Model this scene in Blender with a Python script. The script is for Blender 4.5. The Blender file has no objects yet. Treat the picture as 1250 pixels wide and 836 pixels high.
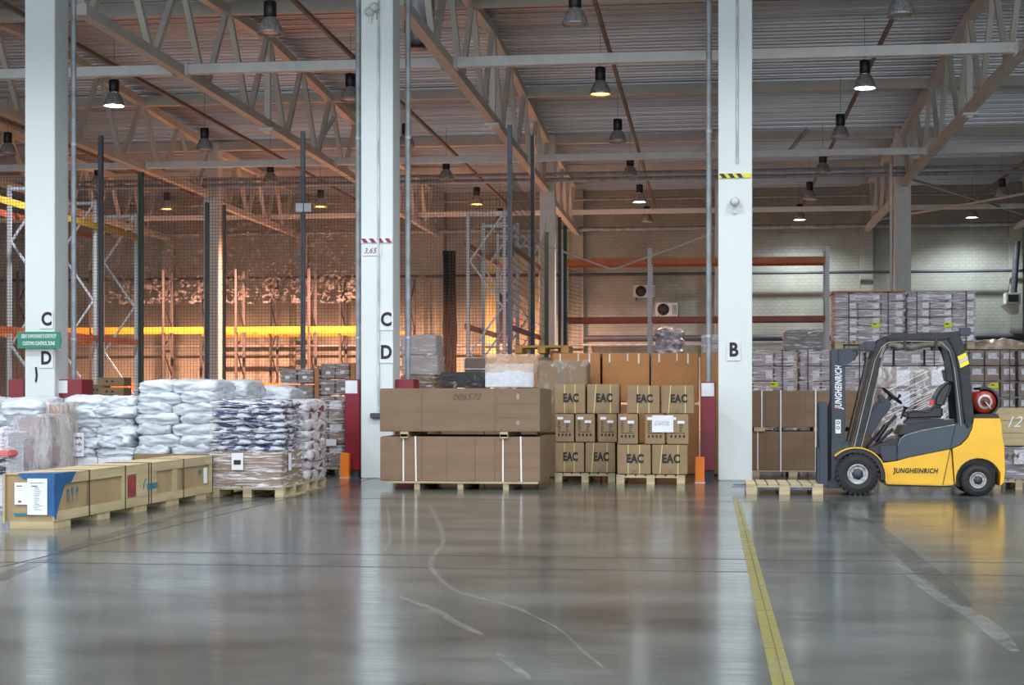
import bpy, bmesh, math, random
from mathutils import Vector, Matrix, noise
random.seed(7)
C = bpy.context.scene.collection
sc = bpy.context.scene
PI = math.pi

# ------------------------------------------------------------------ camera model (image taken as 1250x836)
F = 1950.0; TH = math.atan(243.0/F); CS, SN = math.cos(TH), math.sin(TH); H = 1.3; HY = 486.0
def xat(px, Y):
    t = (px-625)/F
    return Y*(t*CS-SN)/(t*SN+CS)
def dep(px, Y): return Y/(((px-625)/F)*SN+CS)
def zat(px, y, Y): return H-(y-HY)/F*dep(px, Y)
def gY(px, y):
    d = H*F/(y-HY); return d*(((px-625)/F)*SN+CS)
cam = bpy.data.cameras.new('camera'); co = bpy.data.objects.new('camera', cam); C.objects.link(co)
co.location = (0, 0, H); co.rotation_euler = (PI/2, 0, TH)
cam.sensor_width = 36; cam.lens = F/1250*36; cam.shift_y = (HY-418)/1250; cam.clip_end = 300
sc.camera = co

# ------------------------------------------------------------------ materials
def nt(name):
    m = bpy.data.materials.new(name); m.use_nodes = True; n = m.node_tree.nodes; n.clear()
    return m, n, m.node_tree.links
def rgb(c): return (c[0], c[1], c[2], 1)
def coords(n, l, scale=(1, 1, 1), kind='Object'):
    tc = n.new('ShaderNodeTexCoord'); mp = n.new('ShaderNodeMapping'); mp.inputs['Scale'].default_value = scale
    l.new(tc.outputs[kind], mp.inputs['Vector']); return mp
def ramp(n, l, src, stops):
    r = n.new('ShaderNodeValToRGB'); e = r.color_ramp.elements
    while len(e) < len(stops): e.new(0.5)
    for k, (p, c) in enumerate(stops): e[k].position = p; e[k].color = rgb(c) if not isinstance(c, float) else (c, c, c, 1)
    l.new(src, r.inputs['Fac']); return r
def M(name, col, rough=.6, metal=0, var=.12, scale=(4, 4, 4), bump=0, bscale=(30, 30, 30), rnd=0, spec=.5, col2=None, lo=.35, hi=.65, kind='Object', coat=0):
    m, n, l = nt(name)
    o = n.new('ShaderNodeOutputMaterial'); b = n.new('ShaderNodeBsdfPrincipled'); l.new(b.outputs[0], o.inputs[0])
    b.inputs['Roughness'].default_value = rough; b.inputs['Metallic'].default_value = metal
    b.inputs['Specular IOR Level'].default_value = spec; b.inputs['Coat Weight'].default_value = coat
    mp = coords(n, l, scale, kind); nz = n.new('ShaderNodeTexNoise'); nz.inputs['Scale'].default_value = 1; nz.inputs['Detail'].default_value = 6
    l.new(mp.outputs[0], nz.inputs['Vector'])
    c2 = col2 or tuple(min(1, x*(1+var)) for x in col); c1 = col if col2 else tuple(x*(1-var) for x in col)
    r = ramp(n, l, nz.outputs['Fac'], [(lo, c1), (hi, c2)])
    out = r.outputs[0]
    if rnd:
        oi = n.new('ShaderNodeObjectInfo'); mr = n.new('ShaderNodeMapRange'); mr.inputs['To Min'].default_value = 1-rnd; mr.inputs['To Max'].default_value = 1+rnd
        l.new(oi.outputs['Random'], mr.inputs['Value']); hs = n.new('ShaderNodeHueSaturation'); l.new(mr.outputs[0], hs.inputs['Value']); l.new(out, hs.inputs['Color']); out = hs.outputs[0]
    l.new(out, b.inputs['Base Color'])
    if bump:
        mp2 = coords(n, l, bscale, kind); n2 = n.new('ShaderNodeTexNoise'); n2.inputs['Scale'].default_value = 1; n2.inputs['Detail'].default_value = 4; l.new(mp2.outputs[0], n2.inputs['Vector'])
        bp = n.new('ShaderNodeBump'); bp.inputs['Strength'].default_value = bump; bp.inputs['Distance'].default_value = .02
        l.new(n2.outputs['Fac'], bp.inputs['Height']); l.new(bp.outputs[0], b.inputs['Normal'])
    return m
def film_mat(name, scale, lo, hi, base, top, col=(.85, .87, .9), rough=.2):
    m, n, l = nt(name)
    o = n.new('ShaderNodeOutputMaterial'); mix = n.new('ShaderNodeMixShader'); tr = n.new('ShaderNodeBsdfTransparent')
    b = n.new('ShaderNodeBsdfPrincipled'); b.inputs['Base Color'].default_value = rgb(col); b.inputs['Roughness'].default_value = rough
    mp = coords(n, l, scale); nz = n.new('ShaderNodeTexNoise'); nz.inputs['Scale'].default_value = 1; nz.inputs['Detail'].default_value = 7; nz.inputs['Roughness'].default_value = .65; nz.inputs['Distortion'].default_value = 1.2
    l.new(mp.outputs[0], nz.inputs['Vector'])
    r = ramp(n, l, nz.outputs['Fac'], [(lo, float(base)), (hi, float(top))])
    l.new(r.outputs[0], mix.inputs[0]); l.new(tr.outputs[0], mix.inputs[1]); l.new(b.outputs[0], mix.inputs[2]); l.new(mix.outputs[0], o.inputs[0])
    bp = n.new('ShaderNodeBump'); bp.inputs['Strength'].default_value = .7; bp.inputs['Distance'].default_value = .03
    l.new(nz.outputs['Fac'], bp.inputs['Height']); l.new(bp.outputs[0], b.inputs['Normal'])
    return m
def emit_mat(name, col, s):
    m, n, l = nt(name); o = n.new('ShaderNodeOutputMaterial'); e = n.new('ShaderNodeEmission')
    e.inputs[0].default_value = rgb(col); e.inputs[1].default_value = s; l.new(e.outputs[0], o.inputs[0]); return m

CARD = M('cardboard', (.24, .16, .09), .8, var=.08, scale=(1.5, 1.5, 6), rnd=.06)
CARDB = M('brown cardboard', (.205, .132, .082), .8, var=.07, scale=(1.5, 1.5, 6), rnd=.04)
CARDO = M('orange cardboard', (.40, .18, .06), .75, var=.08, scale=(1.5, 1.5, 5), rnd=.05)
CARDG = M('kraft cardboard', (.27, .185, .10), .8, var=.08, scale=(2, 2, 5), rnd=.06)
CARDW = M('pale grey carton', (.33, .27, .28), .7, var=.2, scale=(3, 3, 12), rnd=.1)
CARDP = M('grey brown carton', (.23, .175, .15), .75, var=.12, scale=(3, 3, 8), rnd=.08)
WOOD = M('pale pine', (.43, .345, .19), .65, var=.15, scale=(1, 14, 14), bump=.15, bscale=(2, 40, 40), rnd=.05)
WOODP = M('pallet wood', (.44, .36, .22), .75, var=.2, scale=(2, 12, 12), rnd=.1)
PLY = M('plywood panel', (.33, .235, .12), .6, var=.12, scale=(8, 3, 2), rnd=.03)
WOODO = M('orange pallet wood', (.48, .27, .07), .7, var=.2, scale=(3, 10, 10))
BLUE = M('blue paint', (.01, .09, .24), .45, var=.2)
TEAL = M('teal print', (.03, .16, .24), .6, var=.1)
INK = M('black ink', (.02, .02, .022), .7)
INKG = M('faded pencil', (.13, .09, .06), .8)
PAPER = M('white paper', (.72, .74, .78), .7, var=.05)
PAPERP = M('printed label paper', (.55, .56, .62), .7, var=.3, scale=(30, 30, 60))
YLAB = M('yellow green label', (.62, .68, .02), .6, var=.05)
TAPE = M('pale parcel tape', (.62, .60, .55), .3, var=.1)
TAPEY = M('yellow strapping tape', (.62, .62, .22), .4, var=.05)
STRAPW = M('white strapping', (.75, .74, .74), .4, var=.05)
STRAPD = M('dark steel strapping', (.04, .04, .045), .4, metal=.5)
FOAM = M('white foam wrap', (.70, .73, .78), .6, var=.08, scale=(12, 12, 12), bump=.6, bscale=(25, 25, 25))
BLACKW = M('black film wrapped goods', (.008, .008, .01), .4, var=.5, scale=(10, 10, 10), bump=.5, bscale=(14, 14, 14))
COL = M('pale painted concrete', (.70, .76, .755), .55, var=.03, scale=(1, 1, .6), bump=.05)
STEELW = M('off-white painted steel', (.58, .56, .51), .5, var=.08, scale=(1, 1, 1))
BEAMW = M('white painted beam', (.74, .75, .73), .5, var=.05)
GALV = M('galvanised steel', (.55, .58, .62), .4, metal=.3, var=.25, scale=(12, 12, 3))
RED = M('dark red painted steel', (.22, .006, .018), .35, var=.12, scale=(2, 2, 2))
ORG = M('orange painted block', (.85, .20, .01), .5, var=.08)
RACKO = M('orange rack paint', (.62, .15, .02), .4, var=.12, scale=(3, 3, 3))
RACKR = M('red brown rack paint', (.42, .085, .035), .4, var=.2, scale=(1.5, 3, 3))
RACKY = M('yellow rack paint', (.48, .27, .03), .4, var=.12, scale=(2, 2, 2))
DARKP = M('dark grey post paint', (.06, .065, .08), .5, var=.2, scale=(1, 1, 6))
GREENP = M('dark green paint', (.005, .035, .022), .5, var=.15)
WIRE = M('dark wire', (.06, .055, .055), .5, metal=.3)
WIREG = M('green wire', (.02, .04, .03), .6)
PIPE = M('weathered grey pipe', (.34, .37, .40), .45, metal=.2, var=.2, scale=(4, 4, 4))
PIPEB = M('brown cable tray', (.22, .15, .11), .6, var=.2)
BLACK = M('black plastic', (.015, .015, .017), .4, var=.2)
GREY = M('grey metal case', (.62, .63, .61), .5, var=.08)
DGREY = M('dark grille', (.02, .02, .02), .5)
SIGNG = M('green sign enamel', (.01, .22, .12), .4, var=.05)
WSACK = M('white woven sack', (.52, .57, .62), .32, var=.14, scale=(5, 5, 9), bump=1.0, bscale=(7, 7, 20), rnd=.05)
BSACK = M('blue and white printed sack', (.045, .07, .16), .25, scale=(5, 5, 14), col2=(.52, .56, .64), lo=.49, hi=.54, bump=.8, bscale=(10, 10, 26))
RSACK = M('white and dark red sack', (.17, .04, .06), .4, scale=(5, 5, 9), col2=(.55, .53, .55), lo=.40, hi=.48, bump=.7, bscale=(10, 10, 20))
SSACK = M('silver film sack', (.30, .28, .30), .25, metal=.2, scale=(9, 9, 14), col2=(.7, .68, .7), lo=.45, hi=.7, bump=1, bscale=(12, 12, 18))
PINK = M('pinkish wrapped goods', (.36, .24, .25), .6, var=.1)
FILM = film_mat('stretch film', (3, 3, 34), .50, .66, .02, .85, (.9, .9, .95), .15)  # here and in the heavy film, streaks paint glints plus whitish bunched film
FILMH = film_mat('heavy stretch film', (2.2, 2.2, 26), .46, .64, .06, .88, (.92, .91, .97), .12)
FILMS = film_mat('milky film shroud', (9, 9, 2.2), .40, .68, .22, .75, (.62, .64, .66), .25)
FILMD = film_mat('diagonal stretch film', (5, 5, 5), .45, .66, .08, .7)
FILMC = film_mat('crumpled hanging film', (3.5, 3.5, 5.5), .51, .58, .0, .5, (.6, .6, .64), .4)  # pale wisps in the opacity are painted glints on the creases
SILV = M('worn silver rim', (.42, .42, .40), .4, metal=.4, var=.3, scale=(15, 15, 15))

def brick_mat():
    m, n, l = nt('painted brick wall')
    o = n.new('ShaderNodeOutputMaterial'); b = n.new('ShaderNodeBsdfPrincipled'); l.new(b.outputs[0], o.inputs[0]); b.inputs['Roughness'].default_value = .75
    tc = n.new('ShaderNodeTexCoord'); sx = n.new('ShaderNodeSeparateXYZ'); cb = n.new('ShaderNodeCombineXYZ'); ad = n.new('ShaderNodeMath')
    l.new(tc.outputs['Object'], sx.inputs[0]); l.new(sx.outputs[0], ad.inputs[0]); l.new(sx.outputs[1], ad.inputs[1]); l.new(ad.outputs[0], cb.inputs[0]); l.new(sx.outputs[2], cb.inputs[1])
    br = n.new('ShaderNodeTexBrick'); l.new(cb.outputs[0], br.inputs['Vector']); br.inputs['Scale'].default_value = 1; br.inputs['Brick Width'].default_value = .26; br.inputs['Row Height'].default_value = .135
    br.inputs['Mortar Size'].default_value = .014; br.inputs['Color1'].default_value = (.40, .42, .36, 1); br.inputs['Color2'].default_value = (.37, .385, .33, 1); br.inputs['Mortar'].default_value = (.32, .33, .285, 1)
    nz = n.new('ShaderNodeTexNoise'); nz.inputs['Scale'].default_value = .6; nz.inputs['Detail'].default_value = 6; l.new(tc.outputs['Object'], nz.inputs['Vector'])
    r = ramp(n, l, nz.outputs['Fac'], [(.3, (.75, .75, .75)), (.7, (1.1, 1.1, 1.08))])
    mx = n.new('ShaderNodeMixRGB'); mx.blend_type = 'MULTIPLY'; mx.inputs[0].default_value = 1; l.new(br.outputs[0], mx.inputs[1]); l.new(r.outputs[0], mx.inputs[2]); l.new(mx.outputs[0], b.inputs['Base Color'])
    bp = n.new('ShaderNodeBump'); bp.inputs['Strength'].default_value = .4; bp.inputs['Distance'].default_value = .02; l.new(br.outputs['Fac'], bp.inputs['Height']); bp.invert = True; l.new(bp.outputs[0], b.inputs['Normal'])
    return m
BRICK = brick_mat()
def floor_mat():
    m, n, l = nt('polished concrete floor')
    o = n.new('ShaderNodeOutputMaterial'); b = n.new('ShaderNodeBsdfPrincipled'); l.new(b.outputs[0], o.inputs[0])
    mp = coords(n, l, (.5, .9, 1)); nz = n.new('ShaderNodeTexNoise'); nz.inputs['Scale'].default_value = 1; nz.inputs['Detail'].default_value = 9; nz.inputs['Roughness'].default_value = .62; l.new(mp.outputs[0], nz.inputs['Vector'])
    r = ramp(n, l, nz.outputs['Fac'], [(.32, (.044, .050, .045)), (.5, (.082, .094, .088)), (.68, (.125, .142, .136))])
    mp2 = coords(n, l, (3, 26, 1)); n2 = n.new('ShaderNodeTexNoise'); n2.inputs['Scale'].default_value = 1; n2.inputs['Detail'].default_value = 5; l.new(mp2.outputs[0], n2.inputs['Vector'])
    r2 = ramp(n, l, n2.outputs['Fac'], [(.3, (.78, .76, .74)), (.6, (1.05, 1.05, 1.05))])
    mx = n.new('ShaderNodeMixRGB'); mx.blend_type = 'MULTIPLY'; mx.inputs[0].default_value = 1; l.new(r.outputs[0], mx.inputs[1]); l.new(r2.outputs[0], mx.inputs[2])
    l.new(mx.outputs[0], b.inputs['Base Color'])
    r3 = ramp(n, l, n2.outputs['Fac'], [(.3, .22), (.7, .11)]); l.new(r3.outputs[0], b.inputs['Roughness'])
    b.inputs['Specular IOR Level'].default_value = .5
    bp = n.new('ShaderNodeBump'); bp.inputs['Strength'].default_value = .03; bp.inputs['Distance'].default_value = .004; l.new(nz.outputs['Fac'], bp.inputs['Height']); l.new(bp.outputs[0], b.inputs['Normal'])
    return m
FLOOR = floor_mat()
CEIL = M('profiled roof sheet', (.46, .465, .475), .33, metal=.6, var=.15, scale=(.15, 3, 3))
SCUFF = film_mat('pale scuff', (12, 12, 12), .40, .68, .0, .30, (.4, .42, .42), .5)
YPAINT = film_mat('worn yellow floor paint', (3, 2.2, 3), .28, .48, .5, .95, (.17, .15, .02), .35)
def slots_mat(nm, g):
    m, n, l = nt(nm)
    o = n.new('ShaderNodeOutputMaterial'); b = n.new('ShaderNodeBsdfPrincipled'); l.new(b.outputs[0], o.inputs[0]); b.inputs['Roughness'].default_value = .45; b.inputs['Metallic'].default_value = .4
    tc = n.new('ShaderNodeTexCoord'); w = n.new('ShaderNodeTexWave'); w.bands_direction = 'Z'; w.inputs['Scale'].default_value = 4.2; l.new(tc.outputs['Object'], w.inputs['Vector'])
    r = ramp(n, l, w.outputs['Fac'], [(.06, (g*.6, g*.6, g*.62)), (.16, (g, g*1.02, g*1.04))]); l.new(r.outputs[0], b.inputs['Base Color']); return m
SLOT = slots_mat('slotted galvanised upright', .58)
SLOTD = slots_mat('toned down slotted upright', .12)  # darker copy of the same upright, holds down lamp light on the rear racks

# ------------------------------------------------------------------ mesh helpers
class MB:
    def __init__(s): s.v = []; s.f = []; s.sm = []
    def add(s, vs, fs, smooth=False):
        k = len(s.v); s.v += [tuple(v) for v in vs]; s.f += [tuple(i+k for i in f) for f in fs]; s.sm += [smooth]*len(fs); return s
    def box(s, x0, x1, y0, y1, z0, z1, M4=None):
        vs = [Vector((x, y, z)) for x in (x0, x1) for y in (y0, y1) for z in (z0, z1)]
        if M4: vs = [M4@v for v in vs]
        return s.add(vs, [(0, 1, 3, 2), (4, 6, 7, 5), (0, 4, 5, 1), (2, 3, 7, 6), (0, 2, 6, 4), (1, 5, 7, 3)])
    def bar(s, a, b, w, h=None, up=(0, 0, 1)):
        a = Vector(a); b = Vector(b); h = h or w; d = (b-a).normalized(); u = Vector(up)
        if abs(d.dot(u)) > .98: u = Vector((0, 1, 0))
        r = d.cross(u).normalized()*w/2; t = r.cross(d).normalized()*h/2
        vs = [p+i*r+j*t for p in (a, b) for i, j in ((-1, -1), (1, -1), (1, 1), (-1, 1))]
        return s.add(vs, [(0, 1, 2, 3), (7, 6, 5, 4), (0, 4, 5, 1), (1, 5, 6, 2), (2, 6, 7, 3), (3, 7, 4, 0)])
    def tube(s, pts, r, n=10, cap=True):
        pts = [Vector(p) for p in pts]; rings = []
        for i, p in enumerate(pts):
            d = (pts[min(i+1, len(pts)-1)]-pts[max(i-1, 0)]).normalized()
            u = Vector((0, 0, 1)) if abs(d.z) < .9 else Vector((0, 1, 0))
            x = d.cross(u).normalized(); y = x.cross(d); rr = r[i] if isinstance(r, (list, tuple)) else r
            rings.append([p+rr*(math.cos(2*PI*k/n)*x+math.sin(2*PI*k/n)*y) for k in range(n)])
        vs = [v for q in rings for v in q]; fs = []
        for i in range(len(pts)-1):
            for k in range(n): fs.append((i*n+k, i*n+(k+1) % n, (i+1)*n+(k+1) % n, (i+1)*n+k))
        s.add(vs, fs, True)
        if cap: s.add(rings[0], [tuple(range(n))]); s.add(rings[-1], [tuple(range(n))[::-1]])
        return s
    def lathe(s, prof, axis='z', n=32, c=(0, 0, 0), smooth=True):
        vs = []; m = len(prof)
        for k in range(n):
            a = 2*PI*k/n
            for r, h in prof:
                p = (r*math.cos(a), r*math.sin(a), h) if axis == 'z' else ((r*math.cos(a), h, r*math.sin(a)) if axis == 'y' else (h, r*math.cos(a), r*math.sin(a)))
                vs.append(Vector(p)+Vector(c))
        fs = [(k*m+i, ((k+1) % n)*m+i, ((k+1) % n)*m+i+1, k*m+i+1) for k in range(n) for i in range(m-1)]
        return s.add(vs, fs, smooth)
    def prism(s, pts, y0, y1):          # pts: (x,z) polygon, extruded along y
        n = len(pts); vs = [(x, y0, z) for x, z in pts]+[(x, y1, z) for x, z in pts]
        fs = [tuple(range(n)), tuple(range(2*n-1, n-1, -1))]+[(i, i+n, (i+1) % n+n, (i+1) % n) for i in range(n)]
        return s.add(vs, fs)
    def grid(s, fn, nu, nv, smooth=True):
        vs = [fn(i/nu, j/nv) for i in range(nu+1) for j in range(nv+1)]
        return s.add(vs, [(i*(nv+1)+j, (i+1)*(nv+1)+j, (i+1)*(nv+1)+j+1, i*(nv+1)+j+1) for i in range(nu) for j in range(nv)], smooth)
    def build(s, name, mat, parent=None, o=(0, 0, 0), bevel=0, seg=2, weld=False):
        me = bpy.data.meshes.new(name); ov = Vector(o)
        me.from_pydata([Vector(v)-ov for v in s.v], [], s.f); me.update()
        for p, q in zip(me.polygons, s.sm): p.use_smooth = q
        bm = bmesh.new(); bm.from_mesh(me)
        if weld: bmesh.ops.remove_doubles(bm, verts=bm.verts, dist=1e-5)
        bmesh.ops.recalc_face_normals(bm, faces=bm.faces)
        if bevel:
            es = [e for e in bm.edges if len(e.link_faces) == 2 and e.calc_face_angle(0) > .5]
            bmesh.ops.bevel(bm, geom=es, offset=bevel, segments=seg, affect='EDGES', clamp_overlap=True)
        bm.to_mesh(me); bm.free()
        me.materials.append(mat); ob = bpy.data.objects.new(name, me); C.objects.link(ob)
        if parent: ob.parent = parent
        else: ob.location = o
        return ob
def B(*a, **k): return MB().box(*a, **k)
def tag(o, label, cat, group=None, kind=None):
    if label: o['label'] = label
    if cat: o['category'] = cat
    if group: o['group'] = group
    if kind: o['kind'] = kind
    return o
def E(name, loc, label=None, cat=None, group=None, rz=0):
    o = bpy.data.objects.new(name, None); C.objects.link(o); o.location = loc; o.rotation_euler = (0, 0, rz); o.empty_display_size = .1
    return tag(o, label, cat, group)
def kids(o): return [c for c in bpy.data.objects if c.parent == o]
def snap(o): return (o, [snap(c) for c in kids(o)])
def dup(tree, loc=None, label=None, group=None, rz=None, scale=None, parent=None):
    o, ch = tree; c = o.copy(); C.objects.link(c)
    if parent: c.parent = parent
    if loc is not None: c.location = loc
    if rz is not None: c.rotation_euler = (0, 0, rz)
    if scale: c.scale = scale
    if label: c['label'] = label
    if group: c['group'] = group
    for t in ch: dup(t, parent=c)
    return c
class Proto:       # first use places the original, later uses copy it
    def __init__(s, o): s.t = snap(o); s.used = False
    def put(s, loc, label, group=None, rz=0, scale=None):
        if not s.used:
            s.used = True; o = s.t[0]; o.location = loc; o.rotation_euler = (0, 0, rz); o['label'] = label
            if group: o['group'] = group
            if scale: o.scale = scale
            return o
        return dup(s.t, loc, label, group, rz, scale)
def text(body, size, mat, parent, loc, rot=(PI/2, 0, 0), name='lettering', sx=1, bold=.02, ext=.002, shear=0, align='CENTER', sp=1.0):
    cu = bpy.data.curves.new(name, 'FONT'); cu.body = body; cu.size = size; cu.align_x = align; cu.align_y = 'CENTER'; cu.extrude = ext; cu.offset = bold*size; cu.shear = shear; cu.resolution_u = 4; cu.space_character = sp
    t = bpy.data.objects.new(name, cu); C.objects.link(t); bpy.context.view_layer.update()
    me = bpy.data.meshes.new_from_object(t.evaluated_get(bpy.context.evaluated_depsgraph_get())); bpy.data.objects.remove(t)
    me.materials.clear(); me.materials.append(mat)
    o = bpy.data.objects.new(name, me); C.objects.link(o); o.parent = parent; o.location = loc; o.rotation_euler = rot; o.scale = (sx, 1, 1)
    return o
def struct(o): o['kind'] = 'structure'; return o

# ------------------------------------------------------------------ setting
fl = struct(MB().add([(-38, -6, 0), (24, -6, 0), (24, 66, 0), (-38, 66, 0)], [(0, 1, 2, 3)]).build('floor', FLOOR))
JOINT = M('dark floor joint', (.02, .02, .018), .5)
SMEAR = film_mat('dark tyre smear', (2, 2, 2), .35, .65, .05, .45, (.04, .04, .035), .4)
for Y in (4.5, 12.08, 13.03, 20.3): B(-36, 23, Y-.010, Y+.010, 0, .0015).build('floor_joint', JOINT, fl)
for X in (-16.85, -11.1, -5.43, 6.1, 12): B(X-.009, X+.009, -5, 60, 0, .0015).build('floor_joint', JOINT, fl)
def ribbon(pts, w, z=.002):
    P = [Vector((xat(x, gY(x, y)), gY(x, y), z)) for x, y in pts]; m = MB(); L = []
    Q = []
    for i in range(len(P)-1):
        for k in range(5):
            t = k/5; p0 = P[max(i-1, 0)]; p1 = P[i]; p2 = P[i+1]; p3 = P[min(i+2, len(P)-1)]
            Q.append(.5*((2*p1)+(p2-p0)*t+(2*p0-5*p1+4*p2-p3)*t*t+(3*p1-p0-3*p2+p3)*t**3))
    Q.append(P[-1])
    for i, p in enumerate(Q):
        d = (Q[min(i+1, len(Q)-1)]-Q[max(i-1, 0)]).normalized(); s = Vector((-d.y, d.x, 0))*w/2*min(1, .35+i/4, .35+(len(Q)-1-i)/4); L += [p-s, p+s]
    return m.add(L, [(2*i, 2*i+2, 2*i+3, 2*i+1) for i in range(len(Q)-1)])
for pts, w in (([(524, 617), (536, 640), (541, 662), (529, 679), (527, 694), (548, 716), (578, 728), (622, 739), (647, 750)], .045), ([(647, 750), (668, 760), (689, 773), (712, 795), (749, 825)], .02),
               ([(487, 728), (534, 746), (556, 760), (590, 775)], .06), ([(608, 798), (625, 812), (647, 829)], .05), ([(1099, 689), (1146, 727), (1196, 756), (1239, 795)], .12),
               ([(472, 617), (475, 640), (476, 660), (468, 674)], .035)):
    ribbon(pts, w).build('scuff_mark', SCUFF, fl)['label'] = 'pale curved scuff mark'
q = ribbon([(-20, 713), (20, 697), (130, 655), (250, 622), (330, 607)], .16).build('tyre_mark', SMEAR, fl); q['label'] = 'dark tyre smear along the floor joint'
q = ribbon([(1010, 612), (1060, 640), (1110, 680), (1180, 740)], .2).build('tyre_mark', SMEAR, fl)
yl = MB()
y0 = -4
for y1 in (2.1, 5.4, 8.4, 9.9, 12.4, 14.6, 15.0, 17.2, 19.3, 21.25):
    yl.box(.275, .375, y0+.012, y1, 0, .002); y0 = y1
q = yl.build('painted_line', YPAINT, fl); q['label'] = 'worn yellow painted line'
B(.328, .334, -4, 21.2, 0, .003).build('floor_joint', JOINT, fl)
# ceiling: profiled sheet, ribs along X, low ridge at 39.25
def rz_(Y):
    if Y < 11.9: c = 11.9
    RY = 39.25 if Y > 25.6 else 12.0
    return 10.62-.045*abs(Y-RY) if Y < 52.8 else 10.0-.02*(Y-52.8)
prof = []; Y = 2.0; p = .62
while Y < 65.3:
    for dy, dz in ((0, 0), (.07, 0), (.09, .15), (.27, .15), (.29, .0), (.40, .0), (.42, .15), (.60, .15)): prof.append((Y+dy, rz_(Y)+dz))
    Y += p
cm = MB(); n = len(prof)
cm.add([(x, a, b) for x in (-38, 24) for a, b in prof], [(i, i+1, n+i+1, n+i) for i in range(n-1)])
struct(cm.build('ceiling', CEIL))
B(-38, 24, 2, 65.3, 10.9, 11.0).build('ceiling_deck', CEIL, bpy.data.objects['ceiling'])
struct(B(-38, 24, 65, 65.3, 0, 10.9).build('wall_back', BRICK))
struct(B(-38.3, -38, 2, 65.3, 0, 10.9).build('wall_left', BRICK))
struct(B(24, 24.3, 2, 65.3, 0, 10.9).build('wall_right', BRICK))

LX = [-28.35, -22.6, -16.85, -11.10, -5.378, .378, 6.13, 11.88]
ordn = ['first', 'second', 'third', 'fourth', 'fifth', 'sixth', 'seventh', 'eighth']
# front columns
def column(X, Y0, w, d, label, mat=COL, ztop=10.3, group=None, conduit=False, name='concrete_column'):
    o = E(name, (X, Y0+d/2, 0), label, 'column', group)
    B(-w/2, w/2, -d/2, d/2, 0, ztop).build('shaft', mat, o, bevel=.012)
    if conduit:
        MB().tube([(.03, -d/2-.02, conduit), (.03, -d/2-.02, 9.9)], .018, 8).build('conduit', GALV, o)
    return o
c1 = column(-11.10, 25.44, .52, .58, 'white concrete column with green bilingual sign and letters C and D')
c2 = column(-5.378, 25.44, .527, .60, 'white concrete column with red striped tape and letters C over D', conduit=1.1)
c3 = column(.378, 25.44, .527, .60, 'white concrete column with yellow black tape and letter B', conduit=5.0)
q = B(-.10, .08, -.38, -.30, .98, 1.06).build('switch_box', DARKP, c2, bevel=.01)
# small lamps on columns
for c, px, y in ((c2, 458, 10), (c2, 452, 16), (c3, 897, 247)):
    Yf = 25.44; cx = xat(px, Yf)-c.location.x; cz = zat(px, y, Yf)
    MB().lathe([(0, -.10), (.05, -.10), (.075, -.03), (.06, .02), (0, .02)], 'y', 16, (cx, -.36, cz)).build('small_floodlight', GREY, c)
    B(cx-.03, cx+.03, -.34, -.298, cz-.18, cz-.08).build('lamp_bracket', GREY, c, bevel=.005)
# striped tapes
def tape(c, px0, px1, y, a, b, label):
    X0 = xat(px0, 25.44); X1 = xat(px1, 25.44); z = zat(px0, y, 25.44); o = E('hazard_tape', (X0, 25.43, z), label, 'tape')
    B(0, X1-X0, -.012, .006, -.035, .035).build('tape_band', a, o)
    s = MB(); k = 0
    while k*.13+.12 < X1-X0: s.add([(k*.13+.0, -.015, .035), (k*.13+.07, -.015, .035), (k*.13+.12, -.015, -.035), (k*.13+.05, -.015, -.035)], [(0, 1, 2, 3)]); k += 1
    s.build('tape_stripe', b, o)
tape(c2, 441, 479, 294, PAPER, RED, 'red and white striped tape across the middle white column')
tape(c3, 878, 917, 215, M('tape yellow', (.75, .65, .05), .5), BLACK, 'yellow and black striped tape across the column lettered B')
def sheet(px0, px1, y0, y1, Y, label, mat=PAPER, name='paper_sheet', cat='sign', th=.006):
    X0, X1 = xat(px0, Y), xat(px1, Y); z1, z0 = zat((px0+px1)/2, y0, Y), zat((px0+px1)/2, y1, Y)
    o = E(name, ((X0+X1)/2, Y, (z0+z1)/2), label, cat)
    w, h = (X1-X0)/2, (z1-z0)/2
    B(-w, w, -th, 0, -h, h).build('sheet', mat, o); return o, w, h
for px0, px1, y0, y1, t, lab in ((49, 65, 379, 401, 'C', 'white paper with letter C above the green sign'), (48, 65, 426, 449, 'D', 'white paper with letter D below the green sign'),
                         (463, 480, 378, 403, 'C', 'white paper with letter C on the middle column'), (463, 480, 418, 443, 'D', 'white paper with letter D on the middle column'),
                         (887, 904, 415, 440, 'B', 'white paper with letter B on the right column')):
    o, w, h = sheet(px0, px1, y0, y1, 25.43, lab); text(t, .30, INK, o, (0, -.009, 0), sx=.85, bold=.035)
o, w, h = sheet(443, 466, 299, 312, 25.43, 'small white note with handwritten numbers under the red striped tape'); text('3,65', .12, INKG, o, (-.04, -.009, -.01), shear=.3, bold=0)
o, w, h = sheet(22, 74, 405, 425, 25.36, 'green CUSTOMS CONTROL ZONE sign in Russian and English', SIGNG, 'zone_sign', th=.02)
text('ЗОНА ТАМОЖЕННОГО КОНТРОЛЯ', .085, PAPER, o, (0, -.023, .058), sx=.42, bold=.03); text('CUSTOMS CONTROL ZONE', .085, PAPER, o, (0, -.023, -.058), sx=.52, bold=.03)
B(w-.15, w+.0, .0, .06, -.05, .05).build('bracket', GALV, o)
text('↓', .30, INK, c1, (xat(44, 25.44)-c1.location.x, -.295, zat(44, 457, 25.44)), sx=.7) if False else MB().tube([(xat(44, 25.44)+11.10, -.297, zat(44, 448, 25.44)), (xat(45, 25.44)+11.10, -.297, zat(44, 458, 25.44)), (xat(44, 25.44)+11.10, -.297, zat(44, 466, 25.44))], .018, 6).build('ink_mark', INK, c1)
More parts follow.
